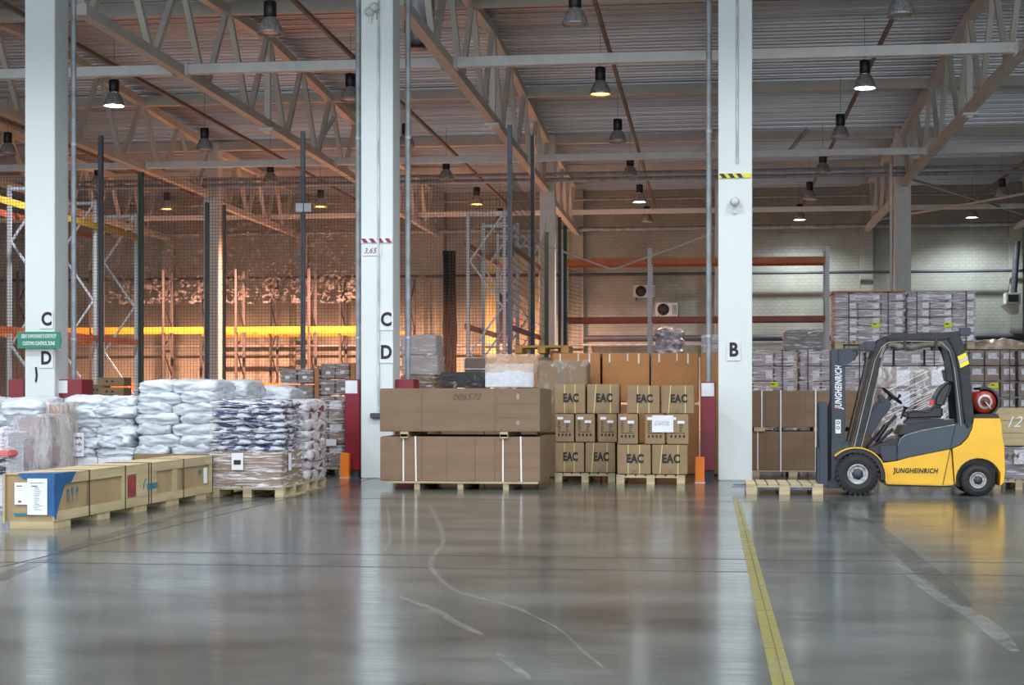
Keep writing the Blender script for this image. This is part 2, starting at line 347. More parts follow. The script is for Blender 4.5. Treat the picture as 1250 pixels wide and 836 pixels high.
# drain pipes and red guards
def drain(px, lab, zb=1.5):
    X = xat(px, 25.95); o = E('drain_pipe', (X, 25.95, 0), lab, 'pipe')
    MB().tube([(0, 0, zb), (0, 0, 9.9)], .046, 12).build('pipe', PIPE, o)
    for z in (2.3, 5.6, 8.6): MB().tube([(0, 0, z-.02), (0, 0, z+.02)], .055, 12).build('clamp', GALV, o)
    return o
drain(90, 'grey vertical pipe right of the column with the green sign'); drain(437.5, 'grey vertical pipe on the left side of the middle column')
drain(498, 'grey vertical pipe on the right side of the middle column'); drain(865.5, 'grey vertical pipe left of the column lettered B')
def guard(px0, px1, y0, y1, lab, lp=None, Y=25.62, clip=None):
    X0, X1 = xat(px0, Y), xat(px1, Y)
    if clip == 'r': X1 = min(X1, 0)
    z1, z0 = zat(px0, y0, Y), zat(px0, y1, Y); o = E('column_guard', ((X0+X1)/2, Y+.25, 0), lab, 'guard'); w = (X1-X0)/2
    B(-w, w, -.25, .25, z0, z1).build('casing', RED, o, bevel=.01)
    B(-w+.03, w-.03, -.2, .2, 0, z0).build('foot', DARKP, o)
    B(-w+.002, w-.002, -.256, -.25, (z0+z1)/2-.12, (z0+z1)/2-.114).build('seam', DARKP, o)
    if lp: B(-w+.01, -w+.01+lp, -.262, -.25, z1-.23, z1-.02).build('notice', PAPER, o)['label'] = 'white notice plate'
    return o
guard(10, 29.3, 463, 572, 'dark red steel guard on the left side of the column with the green sign')
guard(67.8, 100, 463, 572, 'dark red steel guard with white notice beside the column with the green sign', .2)
guard(421, 439, 463, 574, 'tall dark red guard with white notice left of the middle column', .2)
guard(481, 505, 463, 574, 'dark red guard behind the long brown boxes right of the middle column')
guard(855.5, 874, 466, 574, 'tall dark red guard with white notice left of the column lettered B', .2)
def block(px0, px1, y0, y1, lab):
    Y = gY(px0, y1); X0, X1 = xat(px0, Y), xat(px1, Y); o = E('bumper_block', ((X0+X1)/2, Y+.08, 0), lab, 'bollard')
    B(-(X1-X0)/2, (X1-X0)/2, -.07, .07, 0, zat(px0, y0, Y)).build('block', ORG, o, bevel=.008)
    B(-(X1-X0)/2-.01, (X1-X0)/2+.01, -.08, .08, 0, .012).build('base_plate', GALV, o)
block(415, 425.5, 553, 583.5, 'orange bumper block beside the left red guard'); block(848.5, 860, 557.5, 589.5, 'orange bumper block beside the lettered cartons')
# far and wall columns
names_far = ['far white column behind the customs sign column', None]
for i, X in enumerate(LX):
    if X < -24: continue
    column(X, 52.55, .5, .5, 'pale far column, %s from the left in the distant row' % ordn[i-1], BEAMW, 10.0, name='far_column')
for i, X in enumerate(LX):
    column(X, 64.6, .5, .4, 'brick wall column at the back wall, %s from the left' % ordn[i], BRICK, 9.9, name='wall_column')

# ------------------------------------------------------------------ trusses
def truss(X, ybot, ytop, zb, ztf, lab, post=None, w=.17):
    o = E('roof_truss', (X, ybot[0], 0), lab, 'truss', 'roof trusses'); y0 = ybot[0]
    MB().bar((0, 0, zb), (0, ybot[-1]-y0, zb), .2, .2).build('bottom_chord', STEELW, o)
    m = MB()
    for a, b in zip(ytop[:-1], ytop[1:]): m.bar((0, a-y0, ztf(a)), (0, b-y0, ztf(b)), .2, .22)
    m.build('top_chord', STEELW, o)
    nodes = ybot[1:-1]
    for k, yb in enumerate(nodes):
        for yt in ytop[k:k+2]:
            s = .1 if yt > yb else -.1
            MB().bar((0, yb-y0+s, zb), (0, yt-y0-s, ztf(yt)), .12, .12).build('diagonal', STEELW, o)
    if post: MB().bar((0, post-y0, zb-.2), (0, post-y0, ztf(post)), .14, .14).build('post', BEAMW, o); B(-.18, .18, post-y0-.18, post-y0+.18, zb-.16, zb-.1).build('splice_plate', BEAMW, o)
    return o
zt1 = lambda Y: 10.40-.045*abs(Y-39.25)
yb1 = [27.2]+[27.5+3.357*k for k in range(8)]+[52.5]; yt1 = [25.9]+[29.18+3.357*k for k in range(7)]+[52.6]
tl = {1: 'far left roof truss at the frame edge', 2: 'roof truss behind the column with the green sign', 3: 'long roof truss running back from the customs sign column', 4: 'roof truss running back from the middle column', 5: 'roof truss hidden in line behind the column lettered B', 6: 'roof truss at the upper right above the forklift'}
for i in tl: truss(LX[i], yb1, yt1, 8.2, zt1, tl[i], 39.25)
zt2 = lambda Y: 9.75
for i in range(1, 8): truss(LX[i], [53.1, 54.4, 56.9, 59.4, 61.9, 64.3, 64.6][0:1]+[54.4, 56.9, 59.4, 61.9]+[64.6], [53.1, 55.6, 58.1, 60.6, 63.2], 8.0, zt2, 'short roof truss reaching the back wall, %s from the left' % ordn[i-1])
def beam(name, Y, z, w, h, lab, mat=BEAMW, x0=-30, x1=18, cat='beam', plates=False):
    o = E(name, (0, Y, z), lab, cat); B(x0, x1, -w/2, w/2, -h/2, h/2).build('beam_web', mat, o)
    if plates:
        for X in LX[1:7]:
            for s in (-1, 1): B(X+s*.16-.02, X+s*.16+.02, -w/2-.05, w/2+.05, -h/2-.04, h/2+.04).build('joint_plate', mat, o)
    return o
beam('tie_beam', 32.6, 8.23, .18, .2, 'nearest white tie beam crossing the whole hall', plates=True)
beam('tie_beam', 46.0, 8.25, .18, .18, 'middle white tie beam crossing the hall under the roof', plates=True)
beam('tie_beam', 60.0, 8.3, .16, .17, 'farthest tie beam crossing near the back wall')
for k, (Y, lab) in enumerate(((32.5, 'nearest purlin under the roof sheets'), (35.9, 'roof purlin at the top edge of view'), (46.0, 'roof purlin above the middle tie beam'), (52.7, 'roof purlin over the far columns'))):
    beam('roof_purlin', Y, rz_(Y)-.16, .2, .28, lab, STEELW)
beam('roof_purlin', 58.5, 9.72, .18, .25, 'roof purlin between far columns and back wall', STEELW)
def hpipe(Y, z, r, lab, mat=PIPE, x0=-30, x1=14):
    o = MB().tube([(x0, Y, z), (x1, Y, z)], r, 8).build('pipe', mat, None, (0, Y, z)); return tag(o, lab, 'pipe')
hpipe(51.9, 8.62, .05, 'thin pipe crossing just before the far columns, upper'); hpipe(51.9, 8.42, .07, 'grey pipe crossing just before the far columns, lower', x0=-30)
hpipe(63.8, 9.25, .05, 'pipe high on the back wall'); hpipe(64.22, 8.1, .09, 'thick pipe under the last tie beam on the back wall')
hpipe(64.3, 6.28, .06, 'thin dark pipe across the middle of the back wall', DARKP); hpipe(64.22, 3.7, .13, 'thick dark pipe low on the back wall', DARKP, x0=-5.1)
hpipe(64.3, 3.45, .05, 'lowest thin pipe on the back wall', PIPE)
for a, b, lab in (((6.4, 53.5, 8.5), (11.7, 62, 8.2), 'thin diagonal roof brace rising left behind the forklift bay'), ((11.7, 53.5, 8.2), (6.4, 62, 8.1), 'thin diagonal roof brace rising right behind the forklift bay')):
    tag(MB().bar(a, b, .07, .07).build('roof_brace', STEELW, None, a), lab, 'brace')
# diagonal duct sections high up
tag(MB().tube([(-3.6, 47.5, 9.7), (-1.9, 47.5, 8.9)], .0, 6).build('x', PIPE), 'x', 'x') if False else None
tag(MB().tube([(xat(962, 50), 50, 8.9), (xat(986, 50), 50, 9.6)], .06, 8).build('pipe', PIPE, None, (xat(962, 50), 50, 8.9)), 'short slanted pipe under the roof right of column B', 'pipe')
tag(MB().tube([(xat(391, 45), 45, 8.7), (xat(408, 45), 45, 9.4)], .06, 8).build('pipe', PIPE, None, (xat(391, 45), 45, 8.7)), 'short slanted pipe under the roof left of the middle column', 'pipe')
tag(MB().tube([(xat(1088, 51), 51, 1.0), (xat(1088, 51), 51, 8.6)], .05, 8).build('pipe', BEAMW, None, (xat(1088, 51), 51, 0)), 'white vertical pipe beside the far column over the cartons', 'pipe')
# ventilator duct by the middle column, top
hv = E('duct_heater', (xat(512, 31), 31, 8.25), 'grey hanging duct with dark mouth beside the middle column top', 'heater')
MB().lathe([(.0, 0), (.22, 0), (.22, .12), (.30, .25), (.30, 1.7)], 'z', 24).build('duct', M('duct metal', (.22, .22, .22), .4, metal=.5), hv); MB().lathe([(0, -.06), (.24, -.06), (.24, 0)], 'z', 24).build('mouth', BLACK, hv)

# ------------------------------------------------------------------ lamps
GLASS = M('ribbed lamp reflector', (.42, .42, .42), .25, metal=.3, var=.3, scale=(30, 30, 1))
COOL = emit_mat('lit cool bulb', (.85, .95, 1), 30); WARM = emit_mat('lit sodium bulb', (1, .40, .05), 7); OFF = M('unlit lens', (.35, .33, .30), .2)
def lamp(kind):
    o = E('pendant_lamp', (0, 0, 0), 'x', 'lamp', 'hanging bay lamps')
    MB().lathe([(0, .62), (.11, .62), (.12, .60), (.12, .34), (.10, .32), (0, .32)], 'z', 20).build('ballast_housing', BLACK, o)
    pr = [(.10, .32), (.15, .27), (.2, .17), (.235, .05), (.245, 0), (.235, 0), (.225, .05), (.19, .16), (.14, .25), (.09, .3)]
    MB().lathe(pr, 'z', 36).build('reflector', GLASS, o)
    MB().lathe([(0, .015), (.12, .02), (.225, .035), (.225, .045), (0, .05)], 'z', 24).build('lens', {'off': OFF, 'cool': COOL, 'warm': WARM}[kind], o)
    MB().tube([(0, 0, .62), (0, 0, 1.6)], .006, 5).build('hanging_chain', DARKP, o)
    return Proto(o)
LP = {k: lamp(k) for k in ('off', 'cool', 'warm')}
rows = [29.5, 36.3, 43.1, 49.8, 56.4, 62.8]
lit = {(1, 4): 'warm', (2, 1): 'cool', (2, 4): 'warm', (3, 4): 'warm', (4, 1): 'warm', (4, 4): 'cool', (5, 1): 'cool', (5, 5): 'cool', (6, 5): 'cool'}
BX = [None, -19.75, -14.0, -8.3, -2.5, 3.4, 9.9]
bayn = [None, 'far left bay', 'bay right of customs sign column', 'bay left of middle column', 'bay left of column B', 'bay right of column B', 'far right bay']
rown = ['nearest', 'second nearest', 'third', 'fourth', 'fifth', 'last, by the back wall,']
lights = []
for b in range(1, 7):
    for r, Y in enumerate(rows):
        if b == 6 and r < 4: continue
        if b == 1 and r < 2: continue
        k = lit.get((b, r), 'off')
        LP[k].put((BX[b], Y, 8.2), '%s pendant lamp, %s, %s' % ({'off': 'unlit', 'cool': 'lit white', 'warm': 'lit orange'}[k], rown[r], bayn[b]))
        if k != 'off': lights.append((BX[b], Y, k))
    if b > 1 or True:
        o = B(BX[b]+.22, BX[b]+.30, 27, 64.5, 8.98, 9.06).build('cable_tray', PIPEB, None, (BX[b]+.26, 27, 9)); tag(o, 'brown cable tray running back over the lamps, %s' % bayn[b], 'cable tray')
def light(name, kind, loc, power, col, size=.4, rot=(0, 0, 0), spot=None):
    L = bpy.data.lights.new(name, kind); L.energy = power; L.color = col
    if kind == 'AREA': L.shape = 'DISK'; L.size = size
    elif kind in ('POINT', 'SPOT'): L.shadow_soft_size = size
    if spot: L.spot_size = spot; L.spot_blend = .6
    o = bpy.data.objects.new(name, L); C.objects.link(o); o.location = loc; o.rotation_euler = rot; return o
CW = (.86, .94, 1.0); WW = (1.0, .42, .25)
for X, Y, k in lights:
    light('lamp_light', 'SPOT', (X, Y, 8.17), (430 if Y > 60 else 1300) if k == 'cool' else (8600 if Y > 50 else 1300), CW if k == 'cool' else WW, .2, (0, 0, 0), math.radians(150))

# ------------------------------------------------------------------ racks
def rack_x(name, X0, X1s, Y, dpt, zt, beams, lab, bm=RACKO, w=.1, SLOT=SLOT):    # frames at X positions, frame depth along Y
    o = E(name, (X1s[0], Y, 0), lab, 'rack'); ox = X1s[0]
    for X in X1s:
        f = MB().box(X-ox-w/2, X-ox+w/2, 0, .08, 0, zt).build('upright_frame', SLOT, o)
        B(X-ox-w/2, X-ox+w/2, dpt-.08, dpt, 0, zt).build('rear_post', SLOT, f)
        z = .3; s = 0; br = MB()
        while z < zt-1: br.bar((X-ox, .08 if s else dpt-.08, z), (X-ox, dpt-.08 if s else .08, z+.95), .04, .04); z += .95; s = 1-s
        br.build('lattice_brace', DARKP, f)
    for (z, m_, h) in beams:
        for yy in (-.05, dpt):
            for a, b in zip(X1s[:-1], X1s[1:]): B(a-ox+w/2, b-ox-w/2, yy, yy+.05, z-h/2, z+h/2).build('load_beam', m_, o)
    return o
def rack_y(name, Xr, wd, Ys, zt, beams, lab, seq=None):
    o = E(name, (Xr-wd, Ys[0], 0), lab, 'rack')
    for Y in Ys:
        y = Y-Ys[0]
        f = MB().box(0, .1, y, y+.08, 0, zt).build('upright_frame', SLOT, o); B(wd-.1, wd, y, y+.08, 0, zt).build('post', SLOT, f)
        B(.1, wd-.1, y+.02, y+.06, zt-.12, zt-.04).build('cross_bar', GALV, f)
        z = zt-.1; s = 0; hh = 1.28
        while z > .4:
            MB().bar((wd-.1 if not s else .1, y+.04, z), (.1 if not s else wd-.1, y+.04, max(z-hh, .1)), .05, .05, up=(0, 1, 0)).build('brace', GALV, f); z -= hh; s = 1-s
    for z, m1, m2 in beams:
        for a, b in zip(Ys[:-1], Ys[1:]):
            B(wd-.0, wd+.05, a-Ys[0], b-Ys[0], z-.08, z+.08).build('load_beam', m1, o); B(-.05, 0, a-Ys[0], b-Ys[0], z-.08, z+.08).build('load_beam', m2, o)
    return o
YR = [37.6, 40.65, 43.7]
rack_y('pallet_rack', -16.16, 1.1, [34.5]+YR, 6.55, [(5.85, RACKY, RACKR), (2.88, RACKR, RACKO)], 'galvanised pallet rack with orange and yellow beams at left behind the mesh fence')
rack_y('pallet_rack', -5.65, 1.12, [44.0, 47.0, 50.2, 53.4], 6.5, [(5.6, RACKR, RACKR), (3.3, RACKR, RACKR)], 'galvanised open rack frames in a row between middle column and yellow door')
XA = [xat(p, 60) for p in (21, 110, 199, 288, 377, 466)]
rack_x('pallet_rack', 0, XA, 60, 1.1, 6.3, [(3.95, RACKY, .22), (1.75, RACKO, .25)], 'long far rack with yellow beam and orange lower beam behind the fence', SLOT=SLOTD)
XB = [xat(p, 62.9) for p in (245, 330, 415, 500)]
rack_x('pallet_rack', 0, XB, 62.9, 1.1, 6.15, [(3.9, RACKY, .15), (1.75, RACKO, .2)], 'rearmost rack against the orange lit wall', SLOT=SLOTD)
XC = [xat(p, 51.3) for p in (688, 793, 902, 1010)]
rack_x('pallet_rack', 0, XC, 51.3, 1.0, 6.1, [(5.68, RACKO, .2), (3.82, RACKR, .17)], 'rack with two long orange beams behind column B', w=.13)

# ------------------------------------------------------------------ mesh fences
def mesh_panel(o, p0, p1, z0, z1, mat, pitch=.062, r=.0028, sag=0):
    p0 = Vector(p0); p1 = Vector(p1); L = (p1-p0).length; m = MB(); nv = int(L/pitch); nh = int((z1-z0)/pitch)
    zt = lambda t: z1-sag*math.sin(PI*t) if sag else z1
    for i in range(nv+1):
        t = i/nv; p = p0.lerp(p1, t); m.bar((p.x, p.y, z0), (p.x, p.y, zt(t)), r*2)
    for j in range(nh+1):
        z = z0+(z1-z0)*j/nh
        for k in range(4):
            a, b = p0.lerp(p1, k/4), p0.lerp(p1, (k+1)/4)
            if z <= min(zt(k/4), zt((k+1)/4))+.01: m.bar((a.x, a.y, z), (b.x, b.y, z), r*2)
    return m.build('wire_mesh', mat, o)
YF = 30.5
fe = E('mesh_fence', (xat(-20, YF), YF, 0), 'tall dark wire mesh fence running across behind the columns', 'fence')
fx = fe.location.x
posts = [(-20, 200, DARKP, .07), (122, 165, DARKP, .085), (171, 210, GREENP, .09), (252, 247, DARKP, .07), (273, 250, M('rusty post', (.10, .055, .035), .6), .06), (369, 160, M('blue grey post', (.13, .15, .19), .5), .08), (622, 152, M('blue grey post', (.13, .15, .19), .5), .085)]
for px, y, m_, w in posts:
    X = xat(px, YF)-fx; zz = zat(px, y, YF) if y else 9.0; B(X-w/2, X+w/2, .0, w, 0, zz).build('fence_post', m_, fe)
for a, b in ((-20, 122), (122, 171), (171, 252), (252, 369), (369, 460), (460, 545), (545, 622)):
    mesh_panel(fe, (xat(a, YF)-fx, -.01, 0), (xat(b, YF)-fx, -.01, 0), .05, zat((a+b)/2, 216 if a < 500 else 235, YF), WIRE)
f2 = E('mesh_fence', (xat(622, YF), YF, 0), 'green wire mesh fence receding beside the open rack frames', 'fence')
P = [(xat(622, YF), YF), (xat(650, 34.9), 34.9), (xat(667, 37.8), 37.8), (xat(667, 37.8)+.1, 43.0)]
for (px, Y, y, m_) in ((650, 34.9, 165, DARKP), (667, 37.8, 283, GREENP), (683, 47, 265, GREENP)):
    X = xat(px, Y)-P[0][0]; B(X-.045, X+.045, Y-YF, Y-YF+.09, 0, zat(px, y, Y)).build('fence_post', m_, f2)
rel = [Vector((a-P[0][0], b-YF, 0)) for a, b in P]
mesh_panel(f2, rel[0], rel[1], .05, 5.9, WIREG, .13, .003, .3); mesh_panel(f2, rel[1], rel[2], .05, 5.6, WIREG, .16, .003, .7); 
f3 = E('mesh_fence', (xat(690, 49), 49, 0), 'short green mesh screen at the left end of the rack behind column B', 'fence')
mesh_panel(f3, (0, 0, 0), (.35, 1.9, 0), .05, 5.4, WIREG, .12, .004); B(-.05, .05, -.1, 0, 0, 6.6).build('fence_post', GREENP, f3)
o, w, h = sheet(361, 380, 248, 258.5, YF-.05, 'small white plate on the tall fence post left of the middle column')
B(-.01, .01, -.012, .05, -h, h).build('post_clip', DARKP, o)
# drooping cable on right rack
cb = []
for k in range(25):
    t = k/24; px = 640+(870-640)*t; yy = 290+ (329-290)*min(1, t/.47) if t < .47 else 329-(329-285)*((t-.47)/.53)
    cb.append((xat(px, 48), 48, zat(px, yy, 48)))
tag(MB().tube(cb, .03, 6).build('sagging_cable', GREY, None, cb[0]), 'pale sagging cable strung in front of the rack behind column B', 'cable')
# ------------------------------------------------------------------ wall things
def ac(px0, px1, y0, y1, lab):
    Y = 64.3; X0, X1 = xat(px0, Y), xat(px1, Y); z0, z1 = zat(px0, y1, Y), zat(px0, y0, Y); w, h = X1-X0, z1-z0
    o = E('air_conditioner', (X0, Y, z0), lab, 'air conditioner'); B(0, w, 0, .4, 0, h).build('case', GREY, o, bevel=.02)
    R = h*.40; MB().lathe([(0, -.02), (R, -.02), (R, .02)], 'y', 28, (w*.36, 0, h*.5)).build('fan_opening', DGREY, o)
    g = MB()
    for r in (R*.35, R*.7, R*1.0): g.lathe([(r, -.035), (r+.02, -.035), (r+.02, -.02), (r, -.02), (r, -.035)], 'y', 28, (w*.36, 0, h*.5))
    for k in range(6): a = k*PI/3; g.bar((w*.36, -.03, h*.5), (w*.36+R*math.cos(a), -.03, h*.5+R*math.sin(a)), .02)
    g.build('fan_guard', WIRE, o)
    g = MB()
    for k in range(6): g.box(w*.76, w*.97, -.012, 0, h*(.15+.12*k), h*(.2+.12*k))
    g.build('side_grille', DGREY, o)
    for s in (.1, .85): B(w*s, w*s+.06, -.05, .45, -.12, 0).build('bracket', DARKP, o)
ac(773, 799, 348, 363, 'small outdoor air conditioner unit, left and higher one on the back wall'); ac(800, 827, 369.5, 386, 'white outdoor air conditioner unit, right and lower one on the back wall')
Y = 63.0; X0, X1 = xat(1228, Y), xat(1246, Y); z0, z1 = zat(1236, 371, Y), zat(1236, 357, Y)
uh = E('unit_heater', (X0, Y, z0), 'white square heater with dark grille on the back wall at right', 'heater')
B(0, X1-X0, 0, .6, 0, z1-z0).build('case', GREY, uh, bevel=.02); B(.08, X1-X0-.08, -.01, .0, .08, z1-z0-.08).build('grille', DGREY, uh)
MB().prism([(0, 0), (X1-X0, 0), (X1-X0, -.35), (.35, -.35)], .35, 1.2).build('support', GREY, uh)
MB().tube([(X1-X0-.1, .9, z1-z0), (X1-X0+.05, .95, 2.5)], .12, 8).build('flue', DARKP, uh)
# yellow door
Y = 64.4; X0, X1 = xat(592, Y), xat(660, Y); zt_ = zat(625, 313, Y)
d = struct(B(X0, X1, Y, Y+.5, zt_-.55, zt_).build('door_1', M('yellow door paint', (.62, .56, .24), .5, var=.08), None, (X0, Y, 0)))
B(0, .45, 0, .5, 0, zt_-.55).build('jamb', M('yellow jamb paint', (.62, .56, .24), .5), d); B(X1-X0-.25, X1-X0, 0, .5, 0, zt_-.55).build('jamb', bpy.data.materials['yellow jamb paint'], d)
B(.45, X1-X0-.25, .3, .5, 0, zt_-.55).build('leaf', M('pinkish door leaf', (.55, .45, .35), .6), d); B(.5, 1.1, .2, .3, 3.6, 5.6).build('pane', DGREY, d)
# rolled netting
nr = MB()
for k in range(5): nr.tube([(.1*k-.2+random.uniform(-.03, .03), random.uniform(-.1, .1), z*.6) for z in range(13)], .07, 7)
tag(nr.build('netting_roll', M('black netting', (.008, .008, .008), .95), None, (0, 0, 0)), 'gathered black netting hanging from the roof left of the open racks', 'netting').location = (xat(549, 63.2), 63.2, 0)
# hanging crumpled film on wall
def curtain(px0, px1, y0, y1, Y, lab, amp=.18, nu=60, nv=36):
    X0, X1 = xat(px0, Y), xat(px1, Y); z1, z0 = zat(px0, y0, Y), zat(px0, y1, Y)
    fn = lambda u, v: (X0+(X1-X0)*u, Y+amp*noise.noise(Vector((u*(X1-X0)*.9, v*3, 3.3)))+amp*.5*noise.noise(Vector((u*(X1-X0)*3, v*9, 9))), z0+(z1-z0)*v)
    return tag(MB().grid(fn, nu, nv).build('plastic_sheet', FILMC, None, ((X0+X1)/2, Y, z0)), lab, 'plastic sheet')
curtain(84, 436, 241, 372, 62.0, 'crumpled clear plastic sheeting hung before the wall between the left columns', .25, 140, 60)
curtain(0, 30, 245, 375, 62.0, 'strip of clear plastic sheeting at the left frame edge')
curtain(492, 533, 262, 412, 52, 'wrinkled clear plastic sheet right of the middle column')

# ------------------------------------------------------------------ pallets
def pallet(w, d, name='wooden_pallet', mat=WOODP, nb=7, h=.144):
    o = E(name, (0, 0, 0), 'x', 'pallet')       # origin: front-left bottom corner
    for k in range(nb):
        bw = w/(nb+ (nb-1)*.18) if nb*.1 < w else .1; x = k*(w-bw)/(nb-1)
        B(x, x+bw, 0, d, h-.022, h).build('deck_board', mat, o)
    for y in (0, d/2-.05, d-.1): B(0, w, y, y+.1, h-.044, h-.022).build('stringer_board', mat, o)
    for x in (0, w/2-.07, w-.14):
        for y in (0, d/2-.05, d-.1): B(x, x+.14, y, y+.1, .022 if h > .1 else 0, h-.044).build('block', mat, o)
        B(x, x+.14, 0, d, 0, .022).build('runner_board', mat, o)
    return Proto(o)
PAL = pallet(1.2, 1.0)
PALS = pallet(1.0, .9)
def put_pallet(x, y, w, d, lab, z=0, P_=None):
    P_ = P_ or PAL; bw, bd = (1.2, 1.0) if P_ is PAL else (1.0, .9)
    return P_.put((x, y, z), lab, None, 0, (w/bw, d/bd, 1))

# ------------------------------------------------------------------ cartons
def carton_proto(w, d, h, mat, label_spec=(), name='carton', tape=True, g=.006, cat='carton'):
    g = min(.012, h*.05); o = E(name, (0, 0, 0), 'x', cat)
    B(g, w-g, 0, d, g, h-g).build('carton_body', mat, o, bevel=min(.012, h*.04))
    if tape: B(w/2-.03, w/2+.03, -.003, d+.003, h-g/2-.10, h-g/2+.003).build('tape', TAPE if tape is True else tape, o)
    for (x, z, lw, lh, m_) in label_spec: B(x, x+lw, -.004, .002, z, z+lh).build('sticker', m_, o)
    return Proto(o)
def shell(o, name, x0, x1, y0, y1, z0, z1, mat, amp=.02, seed=0, taper=0, top=True, res=.12):
    m = MB(); cx, cy = (x0+x1)/2, (y0+y1)/2; hx, hy = (x1-x0)/2, (y1-y0)/2; per = [(x0, y0), (x1, y0), (x1, y1), (x0, y1), (x0, y0)]
    nz_ = max(4, int((z1-z0)/res))
    for k in range(4):
        a, b = per[k], per[k+1]; L = math.hypot(b[0]-a[0], b[1]-a[1]); nu = max(3, int(L/res))
        def fn(u, v):
            x = a[0]+(b[0]-a[0])*u; y = a[1]+(b[1]-a[1])*u; z = z0+(z1-z0)*v
            s = 1-taper*v; n_ = noise.noise_vector(Vector((x*3+seed, y*3, z*5)))
            return (cx+(x-cx)*s+amp*n_.x, cy+(y-cy)*s+amp*n_.y, z+amp*.3*n_.z)
        m.grid(fn, nu, nz_)
    if top:
        def ft(u, v):
            x = x0+(x1-x0)*u; y = y0+(y1-y0)*v; n_ = noise.noise_vector(Vector((x*3+seed, y*3, z1*5))); return (x+amp*n_.x, y+amp*n_.y, z1+amp*n_.z*.3)
        m.grid(ft, max(3, int((x1-x0)/res)), max(3, int((y1-y0)/res)))
    return m.build(name, mat, o, weld=True)
lay = ['bottom layer', 'second layer', 'third layer', 'fourth layer', 'fifth layer', 'sixth layer', 'seventh layer', 'eighth layer', 'ninth layer', 'tenth layer', 'eleventh layer']
cn = {1: ['single'], 2: ['left', 'right'], 3: ['left', 'middle', 'right'], 4: ['leftmost', 'second from left', 'third from left', 'rightmost']}
def load(x, y, w, d, z0, layers, cols, h, mat, where, film=FILM, spec=None, straps=(), pal=True, desc='wrapped carton', ylab=None, palmat=None, phide=False, jit=.006):
    z = z0
    if pal: put_pallet(x, y, w, d, 'wooden pallet under %s' % where, z0); z += .144
    cw = w/cols; cp = carton_proto(cw, d, h, mat, spec or [(cw*.62, h*.22, cw*.30, h*.50, PAPER)], tape=False)
    for r in range(layers):
        for c in range(cols):
            cp.put((x+c*cw+random.uniform(-jit, jit), y+random.uniform(0, jit*2), z+r*h), '%s, %s %s of %s' % (desc, lay[r], cn[cols][c], where), 'cartons of '+where)
    if film:
        o = E('stretch_film', (x+w/2, y+d/2, z), 'clear stretch film wound round %s' % where, 'stretch film')
        shell(o, 'film_skin', -w/2-.015, w/2+.015, -d/2-.03, d/2+.015, -.02, layers*h+.012, film, .012, random.random()*9)
        if ylab: lx, lz = ylab; B(lx, lx+.15, -d/2-.05, -d/2-.04, lz, lz+.10).build('delivery_label', YLAB, o)['label'] = 'yellow green delivery label'; B(lx+.02, lx+.08, -d/2-.054, -d/2-.05, lz+.055, lz+.075).build('print', INK, o)
    for s in straps:
        so = E('steel_strap', (x+s, y, z), 'dark strap %s round %s' % ('at left' if s < w/2 else 'at right', where), 'strap')
        t = layers*h+.02; b = MB(); b.box(-.010, .010, -.05, -.045, -.14, t); b.box(-.010, .010, d+.02, d+.025, -.14, t); b.box(-.014, .014, -.05, d+.025, t, t+.004); b.build('strap_band', STRAPD, so)
    return z+layers*h

# right rear loads
Yr = 30.6; Hc = .293
def XR(p): return xat(p, Yr)
wide = lambda a, b: XR(b)-XR(a)
rr = [(893, 971, CARDW, 'the load right of column B', (955,), (910,)), (976, 1054, CARDW, 'the load behind the forklift mast', (986, 1049), None), (1058, 1160, CARDW, 'the load behind the forklift cab', (1090, 1140), None)]
for a, b, m_, wh, st, yb_ in rr:
    X0, w = XR(a), wide(a, b)
    load(X0, Yr, w, 1.0, 0, 7, 3, Hc, m_, wh, FILMH, straps=[XR(s)-X0 for s in st], ylab=((XR(940)-X0-w/2-.0, zat(940, 473, Yr)-.144) if yb_ else None))
X0, w = XR(1164), wide(1164, 1240)
load(X0, Yr, w, 1.0, 0, 7, 4, Hc, CARDP, 'the brown labelled load at right edge', film_mat('thin film', (3, 3, 10), .5, .8, .02, .35), spec=[(.06, .13, .16, .11, PAPERP), (.225, .13, .03, .02, PAPER)], straps=[XR(1232)-X0], ylab=(XR(1208)-X0-w/2, zat(1208, 474, Yr)-.144))
X0, w = XR(1243), wide(1243, 1320)
load(X0, Yr, w, 1.0, 0, 7, 4, Hc, CARDP, 'the load cut by the right frame edge', bpy.data.materials['thin film'], spec=[(.06, .13, .16, .11, PAPERP)])
zt0 = .144+7*Hc
for a, b, wh, st, yb_ in ((1019, 1104, 'the upper left load above the forklift', (1036, 1084), 1064), (1108, 1190, 'the upper right load above the forklift', (1119, 1179), 1152)):
    X0, w = XR(a), wide(a, b)
    load(X0, Yr, w, 1.0, zt0+.02, 6, 3, .152, CARDW, wh, FILMH, straps=[XR(s)-X0 for s in st], ylab=(XR(yb_)-X0-w/2, zat(yb_, 400, Yr)-zt0-.16), spec=[(.27, .03, .12, .09, PAPER)])
    if a < 1100:
        tag(B(X0-.03, X0+w+.02, Yr-.02, Yr+1.0, zt0+.164+6*.152+.02, zt0+.164+6*.152+.045).build('cardboard_sheet', CARDO, None, (X0, Yr, zt0+1.1)), 'orange cardboard sheet on top of the upper left wrapped load', 'cardboard sheet')
# dark wrapped package
dk = E('wrapped_package', (XR(958), Yr+.15, zt0), 'dark film wrapped package on the load beside the rack post', 'package')
B(0, wide(959, 1007), 0, .7, 0, .40).build('body', M('dark brown wrapped carton', (.10, .07, .065), .3, var=.3), dk, bevel=.03); shell(dk, 'film_skin', -.02, wide(959, 1007)+.02, -.03, .72, 0, .42, FILM, .015, 5)
